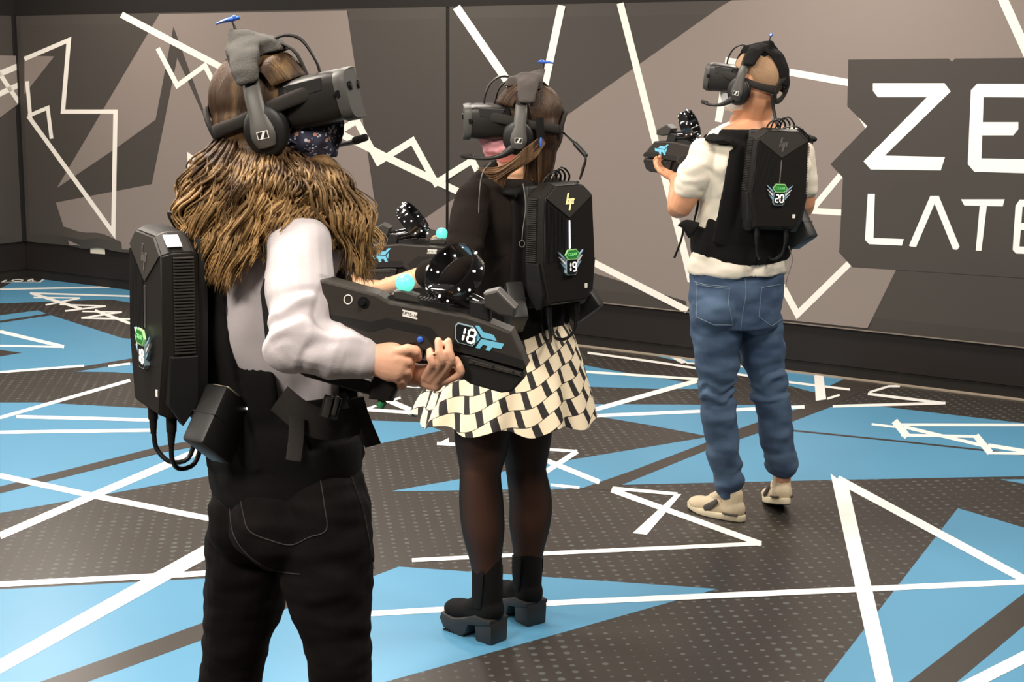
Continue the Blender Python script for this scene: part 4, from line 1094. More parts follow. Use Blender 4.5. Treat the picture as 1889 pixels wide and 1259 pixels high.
M_seam = mat('faded_seam', (0.035, 0.028, 0.026), 0.8)
def seam(obj, pxs, Y, m, r=0.0014, n=8):
    pts = [P(x, y, Y) for x, y in pxs]
    pts = [V(p) for p in cr_spline(pts, n)] if n > 1 else [a.lerp(b, k / 12) for a, b in zip(pts, pts[1:]) for k in range(12)] + [pts[-1]]
    bm = bmesh.new(); tube(bm, project_to(obj, pts, 0.0008), r, seg=6, n=1)
    return done('pocket_seam', bm, m, obj)
seam(jeans, [(441, 905), (448, 945), (460, 980), (500, 998), (537, 1006), (570, 992), (602, 978), (598, 930), (590, 880)], 3.1, M_seam)
seam(jeans, [(422, 925), (432, 990), (470, 1035), (520, 1055), (552, 1060)], 3.1, M_seam)
seam(jeans, [(648, 880), (672, 950), (690, 1050)], 3.1, M_seam)
for a, d in ((ra, fr), (la, fl_dir)):
    sneaker(A, V((a.x, a.y, 0)), d, M_blackshoe, M_white, None, M_white)
# face covering with a small flower print
def mask_mat():
    m = bpy.data.materials.new('navy_floral_cotton'); m.use_nodes = True; nt = m.node_tree; b = nt.nodes['Principled BSDF']; N = nt.nodes.new; L = nt.links.new
    tc = N('ShaderNodeTexCoord'); b.inputs['Roughness'].default_value = 0.8
    col = (0.035, 0.037, 0.07, 1); prev = None
    for sc, th, c in ((95, 0.33, (0.55, 0.6, 0.72, 1)), (150, 0.3, (0.42, 0.42, 0.5, 1)), (62, 0.3, (0.72, 0.36, 0.28, 1))):
        v = N('ShaderNodeTexVoronoi'); v.inputs['Scale'].default_value = sc; L(tc.outputs['Object'], v.inputs['Vector'])
        w_ = N('ShaderNodeTexWhiteNoise'); L(v.outputs['Position'], w_.inputs['Vector'])
        gt = N('ShaderNodeMath'); gt.operation = 'GREATER_THAN'; gt.inputs[1].default_value = 0.5; L(w_.outputs['Value'], gt.inputs[0])
        lt = N('ShaderNodeMath'); lt.operation = 'LESS_THAN'; lt.inputs[1].default_value = th; L(v.outputs['Distance'], lt.inputs[0])
        mu = N('ShaderNodeMath'); mu.operation = 'MULTIPLY'; L(gt.outputs[0], mu.inputs[0]); L(lt.outputs[0], mu.inputs[1])
        mx = N('ShaderNodeMix'); mx.data_type = 'RGBA'; L(mu.outputs[0], mx.inputs['Factor'])
        if prev: L(prev, mx.inputs['A'])
        else: mx.inputs['A'].default_value = col
        mx.inputs['B'].default_value = c; prev = mx.outputs['Result']
    L(prev, b.inputs['Base Color'])
    return m
def face_mask(parent, c, R, m, s=1.0, amp=0.003):
    q = lambda x, y, z: c + R @ (V((x, y, z)) * s)
    bm = bmesh.new()
    ell(bm, q(0, 0.05, -0.06), (0.064 * s, 0.068 * s, 0.058 * s), R, 24, 18)
    ell(bm, q(0, 0.088, -0.045), (0.036 * s, 0.04 * s, 0.048 * s), R, 20, 14)
    ell(bm, q(0, 0.07, -0.09), (0.036 * s, 0.034 * s, 0.03 * s), R, 20, 14)
    tube(bm, [q(0, 0.118, -0.02), q(0, 0.125, -0.06), q(0, 0.098, -0.11)], [0.008 * s, 0.008 * s, 0.008 * s])
    o = remesh('face_mask', bm, m, parent, 0.0035, 4, disp=folds(amp * 2, 30))
    for sd in (-1, 1):
        bm = bmesh.new()
        tube(bm, [q(sd * 0.055, 0.07, -0.03), q(sd * 0.074, 0.03, -0.005), q(sd * 0.082, -0.01, 0.01)], 0.0022, seg=6)
        tube(bm, [q(sd * 0.052, 0.06, -0.09), q(sd * 0.074, 0.02, -0.05), q(sd * 0.082, -0.012, -0.02), q(sd * 0.082, -0.01, 0.01)], 0.0022, seg=6)
        done('ear_loop', bm, m, o)
    return o
face_mask(A, H1, R1, mask_mat())
# hair: smooth on the skull, gathered at the nape, then loose waves over the shoulders
M_hair1 = hair_mat('blonde_brown_hair', (0.045, 0.022, 0.009), (0.60, 0.37, 0.15))
bm = bmesh.new()
q1 = lambda x, y, z: H1 + R1 @ V((x, y, z))
ell(bm, q1(0, -0.016, 0.034), (0.084, 0.104, 0.094), R1, 30, 22)
ell(bm, q1(0, -0.04, -0.015), (0.083, 0.084, 0.09), R1, 30, 22)
ell(bm, q1(0, -0.045, -0.07), (0.075, 0.065, 0.06), R1, 24, 18)
tube(bm, [q1(0, -0.05, -0.06), P(480, 312, 3.22), P(480, 350, 3.2), P(478, 400, 3.19)], [(0.07, 0.07), (0.1, 0.085), (0.135, 0.1), (0.13, 0.09)], ref=(1, 0, 0), seg=24)
tube(bm, [P(400, 350, 3.2), P(385, 420, 3.19), P(405, 485, 3.19)], [(0.06, 0.05), (0.05, 0.045), (0.03, 0.03)], ref=(1, 0, 0))
tube(bm, [P(590, 330, 3.2), P(640, 390, 3.17), P(660, 450, 3.17)], [(0.05, 0.05), (0.035, 0.035), (0.02, 0.02)], ref=(1, 0, 0))
def comb(c, n):
    v_ = np.array([noise.noise(V((p[0] * 6, p[1] * 60, p[2] * 18))) for p in c.tolist()])
    return c + n * (v_[:, None] * 0.003)
hs = remesh('hair', bm, M_hair1, A, 0.005, 5, disp=comb)
zz = np.array([v.co.z for v in hs.data.vertices]); set_tone(hs, np.where(zz > H1.z, -0.02, 0.02) - 0.12)
rnd = random.Random(11)
botx = [(0.0, (338, 428)), (0.08, (350, 462)), (0.18, (372, 508)), (0.28, (400, 535)), (0.36, (412, 545)), (0.44, (452, 512)), (0.52, (490, 478)), (0.62, (532, 482)), (0.70, (560, 462)), (0.76, (612, 455)), (0.82, (648, 500)), (0.9, (672, 528)), (1.0, (690, 505))]
def botp(s_):
    for (a, p_), (b, q_) in zip(botx, botx[1:]):
        if s_ <= b: t = (s_ - a) / (b - a); return (p_[0] + (q_[0] - p_[0]) * t, p_[1] + (q_[1] - p_[1]) * t)
    return botx[-1][1]
def surfY(x, y):                                          # depth of the shoulders/back under the hair at this pixel
    t = (x - 330) / 360
    yy = 3.2 - 0.14 * math.sin(PI * min(1, max(0, t * 0.9 + 0.05)))
    yy -= 0.03 * min(1, max(0, (y - 330) / 100))
    return yy
paths = []
NC = 125
for c_ in range(NC):                                      # clumps of fine wavy strands
    s_ = min(0.999, max(0, (c_ + rnd.random()) / NC)); bx0, by0 = botp(s_)
    lay0 = rnd.random()
    x00 = 410 + 165 * s_ + rnd.gauss(0, 7); y00 = 262 + 30 * s_ + rnd.gauss(0, 8)
    bx0 += rnd.gauss(0, 9); by0 += rnd.gauss(0, 10) - lay0 * 22 - (rnd.random() ** 2.5) * 60
    mx0 = (330 + 340 * s_) + rnd.gauss(0, 10); my0 = 345 + rnd.gauss(0, 10) + 12 * math.sin(s_ * PI)
    ph0 = rnd.random() * 6.28; am0 = rnd.uniform(6, 13); fq0 = rnd.uniform(1.9, 3.0); tone0 = rnd.uniform(-0.16, 0.2)
    for k in range(22):
        u1, u2, u3 = rnd.gauss(0, 1), rnd.gauss(0, 1), rnd.gauss(0, 1)
        ph = ph0 + rnd.gauss(0, 0.25); ln_k = rnd.uniform(-16, 10)
        fly = rnd.random() < 0.05
        pts = []; rad = []; n_ = 10
        rb = rnd.uniform(0.0016, 0.0034) * (0.4 if fly else 1)
        for i in range(n_):
            t = i / (n_ - 1); sp = (0.6 + 0.9 * math.sin(PI * min(1, t * 1.05))) * (1 - 0.55 * t) * (2.2 if fly else 1)
            x = (1 - t) ** 2 * x00 + 2 * t * (1 - t) * mx0 + t * t * bx0 + u1 * 9 * sp
            y = (1 - t) ** 2 * y00 + 2 * t * (1 - t) * my0 + t * t * (by0 + ln_k) + u3 * 3 * sp
            w_ = am0 * min(1, t * 2.2)
            x += w_ * math.sin(ph + fq0 * t * 6.28); y += 2.5 * math.cos(ph * 2 + 5 * t)
            ys = surfY(x, y); rk_ = min(1, t * 3.2); ys = (3.185 + (0.06 if s_ > 0.8 else 0)) * (1 - rk_) + ys * rk_
            Y = ys + 0.05 * lay0 + 0.011 * u2 * sp + 0.014 * math.cos(ph + fq0 * t * 6.28) * min(1, t * 2.5)
            pts.append(P(x, y, Y)); rad.append(rb * (1 if t < 0.7 else max(0.12, (1 - t) * 3.4)))
        paths.append((pts, rad, -0.22 + rnd.uniform(-0.05, 0.05), 0.34 + tone0 + rnd.uniform(-0.12, 0.12)))
for k in range(260):                                      # front lock on the far shoulder
    s_ = rnd.random(); x0 = 560 + 40 * s_; ph = 1.5 * s_ + rnd.gauss(0, 0.3)
    bx, by = 636 + 52 * s_ + rnd.gauss(0, 6), 495 + rnd.gauss(0, 18)
    pts = []; rad = []; r_ = rnd.uniform(0.0018, 0.003); yo = rnd.random()
    for i in range(9):
        t = i / 8
        x = (1 - t) ** 2 * x0 + 2 * t * (1 - t) * (662 + 18 * s_) + t * t * bx + 9 * math.sin(ph + 11 * t) * t
        y = (1 - t) ** 2 * 290 + 2 * t * (1 - t) * 360 + t * t * by
        pts.append(P(x, y, 3.2 - 0.08 * min(1, t * 3) + 0.07 * yo)); rad.append(r_ * (1 if t < 0.7 else (1 - t) * 3 + 0.1))
    paths.append((pts, rad, -0.1, 0.2 + rnd.uniform(-0.15, 0.2)))
for k in range(420):                                      # combed strands over the skull down to the nape
    a = rnd.uniform(-1.5, 1.5); pts = []; gz = rnd.gauss(0, 0.0015)
    for i in range(6):
        t = i / 5; ph = 0.25 + t * 1.75
        p_ = V((math.sin(a) * 0.086, -0.016 + math.cos(ph) * 0.104 * (0.4 + 0.6 * math.cos(a)), 0.03 + math.sin(ph) * 0.094 * math.cos(a * 0.6))) * (1 + gz)
        if t > 0.5: p_ = p_.lerp(V((math.sin(a) * 0.07, -0.085, -0.09)), (t - 0.5) * 1.7)
        pts.append(H1 + R1 @ p_)
    paths.append((pts, [0.0016] * 6, -0.2 + rnd.uniform(-0.06, 0.08), -0.1))
hl = strands('hair_locks', M_hair1, hs, paths)
tag(hl, kind='stuff')

# gear of the foreground player
GW = M.Translation(P(790, 600, 2.97)) @ G1R.to_4x4()
gun(GW, 'charcoal toy gun numbered 18 with a glowing teal ball, held by the long-haired player', '18')
yaw = math.radians(-60)
BP1 = M.Translation(P(334, 588, 3.19)) @ (M.Rotation(math.radians(1.5), 3, 'Y') @ M.Rotation(yaw, 3, 'Z')).to_4x4()
bp1 = backpack(BP1, '18', 'black computer backpack numbered 18 worn by the long-haired player nearest the camera', pods=(0, 1))
bm = bmesh.new(); box(bm, (0.088, -0.046, 0.168), (0.034, 0.03, 0.002), M.Rotation(0.62, 3, 'Y'), 0.0006); done('white_sticker', bm, M_white, bp1, world=False)
harness(bp1, T1, 1.62, 5.8, off=0.02, belt_h=0.052, sa=14, dip=0.045, tall=True)
headset(M.Translation(q1(0, 0, 0)) @ R1.to_4x4(), 'black headset with a grey cloth tent top on the long-haired player', cover=mat('dark_grey_cloth', (0.05, 0.048, 0.043), 0.9, bump=0.2), grow=0.014, peak=(-0.03, 0.158), clip_dir=-0.3)
headphones(M.Translation(q1(0, -0.008, -0.01)) @ R1.to_4x4(), 'grey-armed headphones clamped over the headset of the long-haired player', grow=0.008, mic=-1)
# loose belt webbing and buckle of her harness
def ribbon(name, parent, pxs, w_, m, th=0.0025, ref=None, n=5):
    pts = [P(*q) for q in pxs]
    bm = bmesh.new(); tube(bm, pts, (w_, th), seg=10, n=n, ref=ref or (1, 0, 0), round_ends=False)
    return done(name, bm, m, parent)
ribbon('belt_webbing', bp1, [(515, 735, 3.02), (560, 770, 3.01), (610, 785, 3.03), (665, 775, 3.1)], 0.03, M_strap, ref=(0.1, 0, 1))
ribbon('belt_tail', bp1, [(548, 770, 3.0), (546, 810, 2.995), (541, 850, 2.99)], 0.0145, M_strap)
ribbon('belt_tail', bp1, [(655, 735, 3.08), (668, 775, 3.1), (688, 822, 3.12)], 0.017, M_strap)
bm = bmesh.new(); box(bm, P(610, 752, 3.0), (0.034, 0.008, 0.044), M.Rotation(0.25, 3, 'Y'), 0.003); bk_ = done('belt_buckle', bm, M_deep, bp1)
bm = bmesh.new(); box(bm, P(604, 752, 2.994), (0.014, 0.006, 0.04), M.Rotation(0.25, 3, 'Y'), 0.002); box(bm, P(619, 749, 2.994), (0.008, 0.006, 0.038), M.Rotation(0.25, 3, 'Y'), 0.002); done('buckle_bar', bm, M_shell2, bk_)
# ------------------------------------------------------------------ woman in the black jumper and patterned skirt
M_knit = mat('black_fine_knit', (0.013, 0.0095, 0.008), 0.9, bump=0.2, bscale=600, spec=0.12)
M_tights = mat('black_brown_sheer_tights', (0.030, 0.016, 0.012), 0.6, spec=0.2)
_nt = M_tights.node_tree; _lw = _nt.nodes.new('ShaderNodeLayerWeight'); _lw.inputs[0].default_value = 0.35
_rp = _nt.nodes.new('ShaderNodeValToRGB'); _rp.color_ramp.elements[0].color = (0.062, 0.028, 0.018, 1); _rp.color_ramp.elements[1].color = (0.005, 0.004, 0.004, 1); _rp.color_ramp.elements[1].position = 0.55
_nt.links.new(_lw.outputs['Facing'], _rp.inputs[0]); _nt.links.new(_rp.outputs[0], _nt.nodes['Principled BSDF'].inputs['Base Color'])
M_suede = mat('black_suede', (0.006, 0.006, 0.006), 0.85, spec=0.15, bump=0.1, bscale=500)
M_rubber = mat('black_rubber', (0.016, 0.016, 0.016), 0.55)
def skirt_mat():
    m = bpy.data.materials.new('cream_black_block_print'); m.use_nodes = True; nt = m.node_tree; b = nt.nodes['Principled BSDF']; N = nt.nodes.new; L = nt.links.new
    def mth(op, a=None, b_=None):
        n = N('ShaderNodeMath'); n.operation = op
        for i, v in ((0, a), (1, b_)):
            if v is None: continue
            if isinstance(v, (int, float)): n.inputs[i].default_value = v
            else: L(v, n.inputs[i])
        return n.outputs[0]
    uv = N('ShaderNodeUVMap'); uv.uv_map = 'pattern'
    sep = N('ShaderNodeSeparateXYZ'); L(uv.outputs[0], sep.inputs[0])
    u, v = sep.outputs[0], sep.outputs[1]
    ca, sa = math.cos(0.38), math.sin(0.38)
    x = mth('ADD', mth('MULTIPLY', u, ca), mth('MULTIPLY', v, sa)); y = mth('SUBTRACT', mth('MULTIPLY', v, ca), mth('MULTIPLY', u, sa))
    row = mth('FLOOR', mth('DIVIDE', y, 0.047))
    xs = mth('ADD', x, mth('MULTIPLY', row, 0.034))
    fx = mth('FRACT', mth('DIVIDE', xs, 0.068))
    bar = mth('LESS_THAN', fx, 0.29)
    fy = mth('FRACT', mth('DIVIDE', y, 0.047))
    ln = mth('LESS_THAN', fy, 0.045)
    k = mth('MAXIMUM', bar, ln)
    mx = N('ShaderNodeMix'); mx.data_type = 'RGBA'; L(k, mx.inputs['Factor']); mx.inputs['A'].default_value = (0.80, 0.69, 0.50, 1); mx.inputs['B'].default_value = (0.012, 0.01, 0.01, 1)
    L(mx.outputs['Result'], b.inputs['Base Color']); b.inputs['Roughness'].default_value = 0.75
    return m
base2 = P(930, 1165, 4.72); base2.z = 0
B = thing('person', M.Translation(base2), 'person in a black jumper, cream and black patterned skirt, black tights and heeled boots', 'person')
T2 = Torso([(P(943, 690, 4.77), 0.160, 0.12, 42), (P(947, 632, 4.77), 0.168, 0.122, 42), (P(955, 572, 4.77), 0.130, 0.098, 42), (P(955, 505, 4.77), 0.138, 0.105, 42),
            (P(955, 432, 4.77), 0.152, 0.118, 42), (P(957, 375, 4.77), 0.165, 0.105, 42), (P(960, 335, 4.77), 0.135, 0.08, 42), (P(966, 308, 4.77), 0.052, 0.052, 42)])
H2 = P(965, 226, 4.76); R2 = frame((-0.99, 0.04, 0.03))
shl, ell_, wrl = P(874, 372, 4.65), P(850, 492, 4.55), P(712, 528, 4.69)
shr, elr, wrr = P(1040, 368, 4.9), P(1010, 490, 5.06), P(845, 470, 4.86)
L2h, R2h = P(893, 745, 4.70), P(965, 740, 4.83)
L2k, R2k = P(886, 878, 4.68), P(971, 872, 4.84)
L2a, R2a = P(899, 1075, 4.69), P(973, 1052, 4.85)
L2c, R2c = P(888, 930, 4.69), P(979, 925, 4.86)
lf, rf = V((-0.74, 0.67, 0)).normalized(), V((-0.6, 0.8, 0)).normalized()
bm = bmesh.new()
T2.mesh(bm, -0.012); head_parts(bm, H2, R2, 0.97)
tube(bm, [T2.at(6.6), P(968, 290, 4.77), H2 + R2 @ V((0, -0.02, -0.05))], [0.053, 0.05, 0.054])
for s_, e_, w_ in ((shl, ell_, wrl), (shr, elr, wrr)):
    tube(bm, [s_, s_.lerp(e_, 0.5), e_, e_.lerp(w_, 0.3), e_.lerp(w_, 0.75), w_], [0.045, 0.04, 0.034, 0.034, 0.026, 0.023], seg=16)
for h, k_, c_, a, d in ((L2h, L2k, L2c, L2a, lf), (R2h, R2k, R2c, R2a, rf)):
    tube(bm, [h, h.lerp(k_, 0.5), k_, c_, c_.lerp(a, 0.55), a, a - V((0, 0, 0.05)) + d * 0.01], [0.085, 0.08, 0.058, 0.062, 0.045, 0.036, 0.034], seg=18)
    o_ = V((a.x, a.y, 0)); tube(bm, [a - V((0, 0, 0.04)), o_ + V((0, 0, 0.085)) + d * 0.02, o_ + V((0, 0, 0.07)) + d * 0.09], [0.03, 0.024, 0.018])
def simple_hand(bm, w_, d, up, side, curl=1.0, s=1.0):
    """half-closed hand: wrist, forward direction, palm-facing direction, thumb side"""
    d, up, side = V(d).normalized(), V(up).normalized(), V(side).normalized()
    tube(bm, [w_, w_ + d * 0.04 * s, w_ + d * 0.08 * s], [(0.022 * s, 0.018 * s), (0.036 * s, 0.015 * s), (0.036 * s, 0.013 * s)], ref=side, seg=14)
    for i, (o_, l_) in enumerate(((0.027, 0.9), (0.009, 1.0), (-0.009, 0.95), (-0.026, 0.78))):
        k0 = w_ + d * 0.08 * s + side * o_ * s
        a1 = k0 + (d * 0.034 + up * 0.012 * curl) * l_ * s; a2 = a1 + (d * (0.022 - 0.012 * curl) + up * 0.022 * curl) * l_ * s; a3 = a2 + (d * (0.016 - 0.026 * curl) + up * 0.016 * curl) * l_ * s
        finger(bm, [k0, a1, a2, a3], 0.0092 * s, 0.0068 * s)
    t0 = w_ + d * 0.025 * s + side * 0.028 * s
    finger(bm, [t0, t0 + (d * 0.025 + side * 0.022 + up * 0.012) * s, t0 + (d * 0.05 + side * 0.024 + up * 0.03) * s, t0 + (d * 0.062 + side * 0.012 + up * 0.042) * s], 0.0105 * s, 0.0078 * s)
simple_hand(bm, wrl, (-0.75, 0.65, -0.02), (0.0, 0.1, 1), (0.7, 0.7, 0.0), 1.0, 0.95)
simple_hand(bm, wrr, (-0.9, -0.3, 0.0), (0, -1, 0.2), (0, 0, 1), 1.1, 0.95)
remesh('body', bm, M_skin2, B, 0.0042, 3)
eyes(B, H2, R2, 0.97)
face_mask(B, H2, R2, mat('pink_cotton', (0.92, 0.42, 0.46), 0.8), 0.96, 0.004)
bm = bmesh.new()                                          # jumper
T2.mesh(bm, 0.006, 0.8, 6.2)
for s_, e_, w_, f_ in ((shl, ell_, wrl, 0.42), (shr, elr, wrr, 0.5)):
    tube(bm, [s_, s_.lerp(e_, 0.35), s_.lerp(e_, 0.7), e_, e_.lerp(w_, f_ * 0.5), e_.lerp(w_, f_)], [0.056, 0.058, 0.054, 0.047, 0.043, 0.038], seg=20)
tube(bm, [T2.at(5.2), T2.at(6.0), T2.at(6.7)], [(0.135, 0.085), (0.11, 0.07), (0.056, 0.056)], ref=T2.at(5, 90) - T2.at(5, 270), seg=20)
remesh('jumper', bm, M_knit, B, 0.005, 5, disp=chain(folds(0.01, 8, seed=9), ridge(0.004, shl, ell_, 0.55, 1.1, 95, 1.0)))
bm = bmesh.new()                                          # tights
for h, k_, c_, a in ((L2h, L2k, L2c, L2a), (R2h, R2k, R2c, R2a)):
    tube(bm, [h + V((0, 0, 0.12)), h, h.lerp(k_, 0.5), h.lerp(k_, 0.85), k_, c_, c_.lerp(a, 0.35), c_.lerp(a, 0.7), a, a - V((0, 0, 0.06))], [0.09, 0.09, 0.083, 0.067, 0.062, 0.067, 0.064, 0.049, 0.04, 0.036], seg=24)
T2.mesh(bm, 0.004, 0, 1.4)
remesh('tights', bm, M_tights, B, 0.005, 4)
# skirt with soft pleats, hem flaring out
bm = bmesh.new(); uvl = bm.loops.layers.uv.new('pattern')
wc, hc = P(957, 592, 4.77), P(932, 768, 4.75); NR, NS = 34, 240
def skp(t, a):
    c = wc.lerp(hc, t); w_ = math.sin(t * PI * 0.5)
    rx = 0.142 + (0.272 - 0.142) * (t ** 0.75); ry = 0.112 + (0.235 - 0.112) * (t ** 0.75)
    wave = 0.055 * t ** 1.3 * (math.sin(9 * a + 0.6) + 0.55 * math.sin(17 * a + 1.3 + t))
    yw = math.radians(42); x = math.cos(a) * rx * (1 + wave); y = math.sin(a) * ry * (1 + wave)
    return c + V((x * math.cos(yw * 0.3) - y * math.sin(yw * 0.3), x * math.sin(yw * 0.3) + y * math.cos(yw * 0.3), -0.012 * t * math.sin(9 * a + 2.2)))
for th in (0.0, -0.003):
    pass
g = [[bm.verts.new(skp(i / NR, 2 * PI * j / NS)) for j in range(NS)] for i in range(NR + 1)]
gi = [[bm.verts.new(v.co.lerp(wc.lerp(hc, i / NR), 0.012)) for v in row] for i, row in enumerate(g)]
arc = [0.0]
mid = [skp(0.62, 2 * PI * j / NS) for j in range(NS + 1)]
for a, b in zip(mid, mid[1:]): arc.append(arc[-1] + (b - a).length)
for i in range(NR):
    for j in range(NS):
        j2 = (j + 1) % NS
        f = bm.faces.new((g[i][j], g[i][j2], g[i + 1][j2], g[i + 1][j]))
        for lp, (ii, jj) in zip(f.loops, ((i, j), (i, j + 1), (i + 1, j + 1), (i + 1, j))): lp[uvl].uv = (arc[jj], -ii / NR * 0.30)
        f = bm.faces.new((gi[i][j2], gi[i][j], gi[i + 1][j], gi[i + 1][j2]))
        for lp, (ii, jj) in zip(f.loops, ((i, j + 1), (i, j), (i + 1, j), (i + 1, j + 1))): lp[uvl].uv = (arc[jj], -ii / NR * 0.30)
for j in range(NS):
    j2 = (j + 1) % NS
    bm.faces.new((g[NR][j], g[NR][j2], gi[NR][j2], gi[NR][j])); bm.faces.new((g[0][j2], g[0][j], gi[0][j], gi[0][j2]))
done('skirt', bm, skirt_mat(), B, smooth=True, auto=60)
# heeled ankle boots
def boot(parent, a, hx, d):
    """a = ankle centre, hx = point on the floor under the back of the heel, d = direction of the toes"""
    o = V((hx.x, hx.y, 0)); R = frame(d); q = lambda x, y, z: o + R @ V((x, y * 0.91, z))
    top = a + V((0, 0, 0.075))
    bm = bmesh.new()
    tube(bm, [top, a, q(0, 0.055, 0.12), q(0, 0.05, 0.09)], [(0.043, 0.045), (0.044, 0.05), (0.04, 0.052), (0.04, 0.05)], ref=R @ V((1, 0, 0)), seg=22)
    ell(bm, q(0, 0.10, 0.078), (0.04, 0.075, 0.036), R); ell(bm, q(0, 0.165, 0.070), (0.042, 0.062, 0.032), R); ell(bm, q(0, 0.195, 0.067), (0.04, 0.042, 0.03), R); ell(bm, q(0, 0.045, 0.1), (0.04, 0.05, 0.05), R); tube(bm, [a + R @ V((0, 0.005, 0)), q(0, 0.075, 0.115), q(0, 0.12, 0.085)], [(0.038, 0.04), (0.038, 0.036), (0.038, 0.03)], ref=R @ V((1, 0, 0)))
    up_ = remesh('boot', bm, M_suede, parent, 0.004, 4)
    bm = bmesh.new()
    prism(bm, [(0.0, 0.066), (0.0, 0.078), (0.07, 0.082), (0.13, 0.062), (0.17, 0.053), (0.235, 0.055), (0.243, 0.034), (0.225, 0.008), (0.14, 0.0), (0.115, 0.012), (0.1, 0.045), (0.07, 0.05)], -0.043, 0.043, lambda u, v, dd: q(dd * (1.0 if u < 0.2 else 0.8), u, v), 0.005)
    sl_ = done('platform_sole', bm, M_rubber, up_, smooth=True)
    bm = bmesh.new(); box(bm, q(0, 0.036, 0.034), (0.074, 0.066, 0.068), R, 0.006, taper=(1.05, 1.05)); done('block_heel', bm, M_rubber, up_)
    bm = bmesh.new()
    for sd in (-1, 1):
        tube(bm, [a + V((0, 0, 0.05)) + R @ V((sd * 0.0425, 0.0, 0)), a + R @ V((sd * 0.044, 0.0, 0)), q(sd * 0.04, 0.058, 0.108)], [(0.024, 0.003), (0.022, 0.003), (0.014, 0.003)], ref=R @ V((0, 1, 0)))
    done('elastic_gusset', bm, M_web, up_)
    bm = bmesh.new()
    for k in range(9): box(bm, q(0, 0.125 + k * 0.0115, 0.003), (0.078, 0.005, 0.006), R)
    tag(done('sole_tread', bm, M_rubber, sl_, smooth=False), kind='stuff')
boot(B, L2a, L2a - lf * 0.05, lf); boot(B, R2a, R2a - rf * 0.05, rf)
# hair
M_hair2 = hair_mat('brown_hair', (0.035, 0.017, 0.008), (0.34, 0.19, 0.09))
q2 = lambda x, y, z: H2 + R2 @ V((x, y, z))
bm = bmesh.new()
ell(bm, q2(0, -0.016, 0.03), (0.08, 0.1, 0.09), R2, 28, 20); ell(bm, q2(0, -0.045, -0.02), (0.078, 0.075, 0.09), R2, 24, 18)
tube(bm, [q2(0, -0.05, -0.05), q2(0, -0.058, -0.1), q2(0, -0.055, -0.15)], [(0.068, 0.055), (0.06, 0.042), (0.055, 0.035)], ref=R2 @ V((1, 0, 0)))
hs2 = remesh('hair', bm, M_hair2, B, 0.005, 4, disp=comb); set_tone(hs2, np.full(len(hs2.data.vertices), -0.12))
paths = []
for k in range(520):
    a = rnd.uniform(-1.45, 1.45); side = math.sin(a); e = rnd.gauss(0, 1)
    drop = rnd.uniform(0.13, 0.19); pts = []; gz = rnd.uniform(0.98, 1.03)
    for i in range(8):
        t = i / 7; ph = 0.3 + t * 2.0
        p_ = V((side * 0.082, -0.016 + math.cos(ph) * 0.1 * (0.4 + 0.6 * math.cos(a)), 0.028 + math.sin(ph) * 0.09 * math.cos(a * 0.6))) * gz
        if t > 0.5: p_ = p_.lerp(V((side * 0.07, -0.075 + 0.07 * (abs(side) ** 2) * (1 if e > 0 else 0.3), -drop)), (t - 0.5) * 2)
        pts.append(q2(*p_))
    paths.append((pts, [0.0017] * 6 + [0.0014, 0.0004], -0.16 + rnd.uniform(-0.08, 0.1), -0.05 + rnd.uniform(0, 0.2)))
for k in range(240):                                      # light lock swept forward over the near shoulder
    e1, e2 = rnd.gauss(0, 1), rnd.gauss(0, 1); pts = []
    for x, y, Y, sp in ((998, 262, 4.66, 3), (975, 286, 4.62, 5), (948, 306, 4.60, 4), (925, 320, 4.60, 5), (905 + 8 * e2, 330 + 5 * e1, 4.60, 6)):
        pts.append(P(x + e1 * sp, y + e2 * sp, Y + 0.006 * e1))
    paths.append((pts, [0.0018, 0.002, 0.0018, 0.0013, 0.0005], 0.0, 0.26 + rnd.uniform(-0.15, 0.15)))
tag(strands('hair_locks', M_hair2, hs2, paths), kind='stuff')
# gear
g2f = V((-0.99, 0.10, -0.04)).normalized(); g2R = frame(g2f)
bl = V((0, *gp(747, 522)))
GW2 = M.Translation(P(815, 431, 4.76) - g2R @ bl) @ g2R.to_4x4()
gun(GW2, 'black toy gun with a small teal ball, held by the player in the patterned skirt', '', 'RPT5-19', rn=(0.76, -0.12, 0.65))
bp2 = backpack(M.Translation(P(1020, 447, 4.655)) @ (M.Rotation(math.radians(42), 3, 'Z') @ M.Rotation(math.radians(-2), 3, 'X')).to_4x4() @ M.Scale(0.95, 4), '19', 'black computer backpack numbered 19 with a lit yellow logo and white light bar', lit=True)
harness(bp2, T2, 1.6, 5.7, off=0.014, belt_h=0.055, sa=30, dip=0.02)
headset(M.Translation(q2(0, 0, 0)) @ R2.to_4x4(), 'black headset with a flat brown-grey cloth peak on the player in the patterned skirt', grow=0.008, cover=mat('brown_grey_cloth', (0.07, 0.06, 0.055), 0.9), peak=(-0.05, 0.148), clip_dir=0.4, sx=-1)
headphones(M.Translation(q2(0, 0.004, -0.015)) @ R2.to_4x4(), 'grey-armed headphones with a long microphone worn above the pink mask', grow=0.006, mic=-1)
bm = bmesh.new(); tube(bm, [q2(0.0, -0.1, -0.01), P(1045, 250, 4.72), P(1068, 272, 4.70), P(1080, 290, 4.68), P(1076, 310, 4.68), P(1070, 330, 4.68)], [0.003, 0.003, 0.005, 0.0035, 0.0045, 0.003], seg=8)
done('headset_cable', bm, M_cable, bp2)
bm = bmesh.new(); tube(bm, [P(1062, 266, 4.705), P(1080, 286, 4.685)], 0.0075, seg=10, n=2); done('cable_joiner', bm, M_deep, bp2)
bm = bmesh.new(); tube(bm, [P(905, 300, 4.6), P(890, 320, 4.585), P(884, 360, 4.575), P(883, 420, 4.58), P(884, 470, 4.59)], 0.0016, seg=6); done('thin_cord', bm, M_thin, bp2)
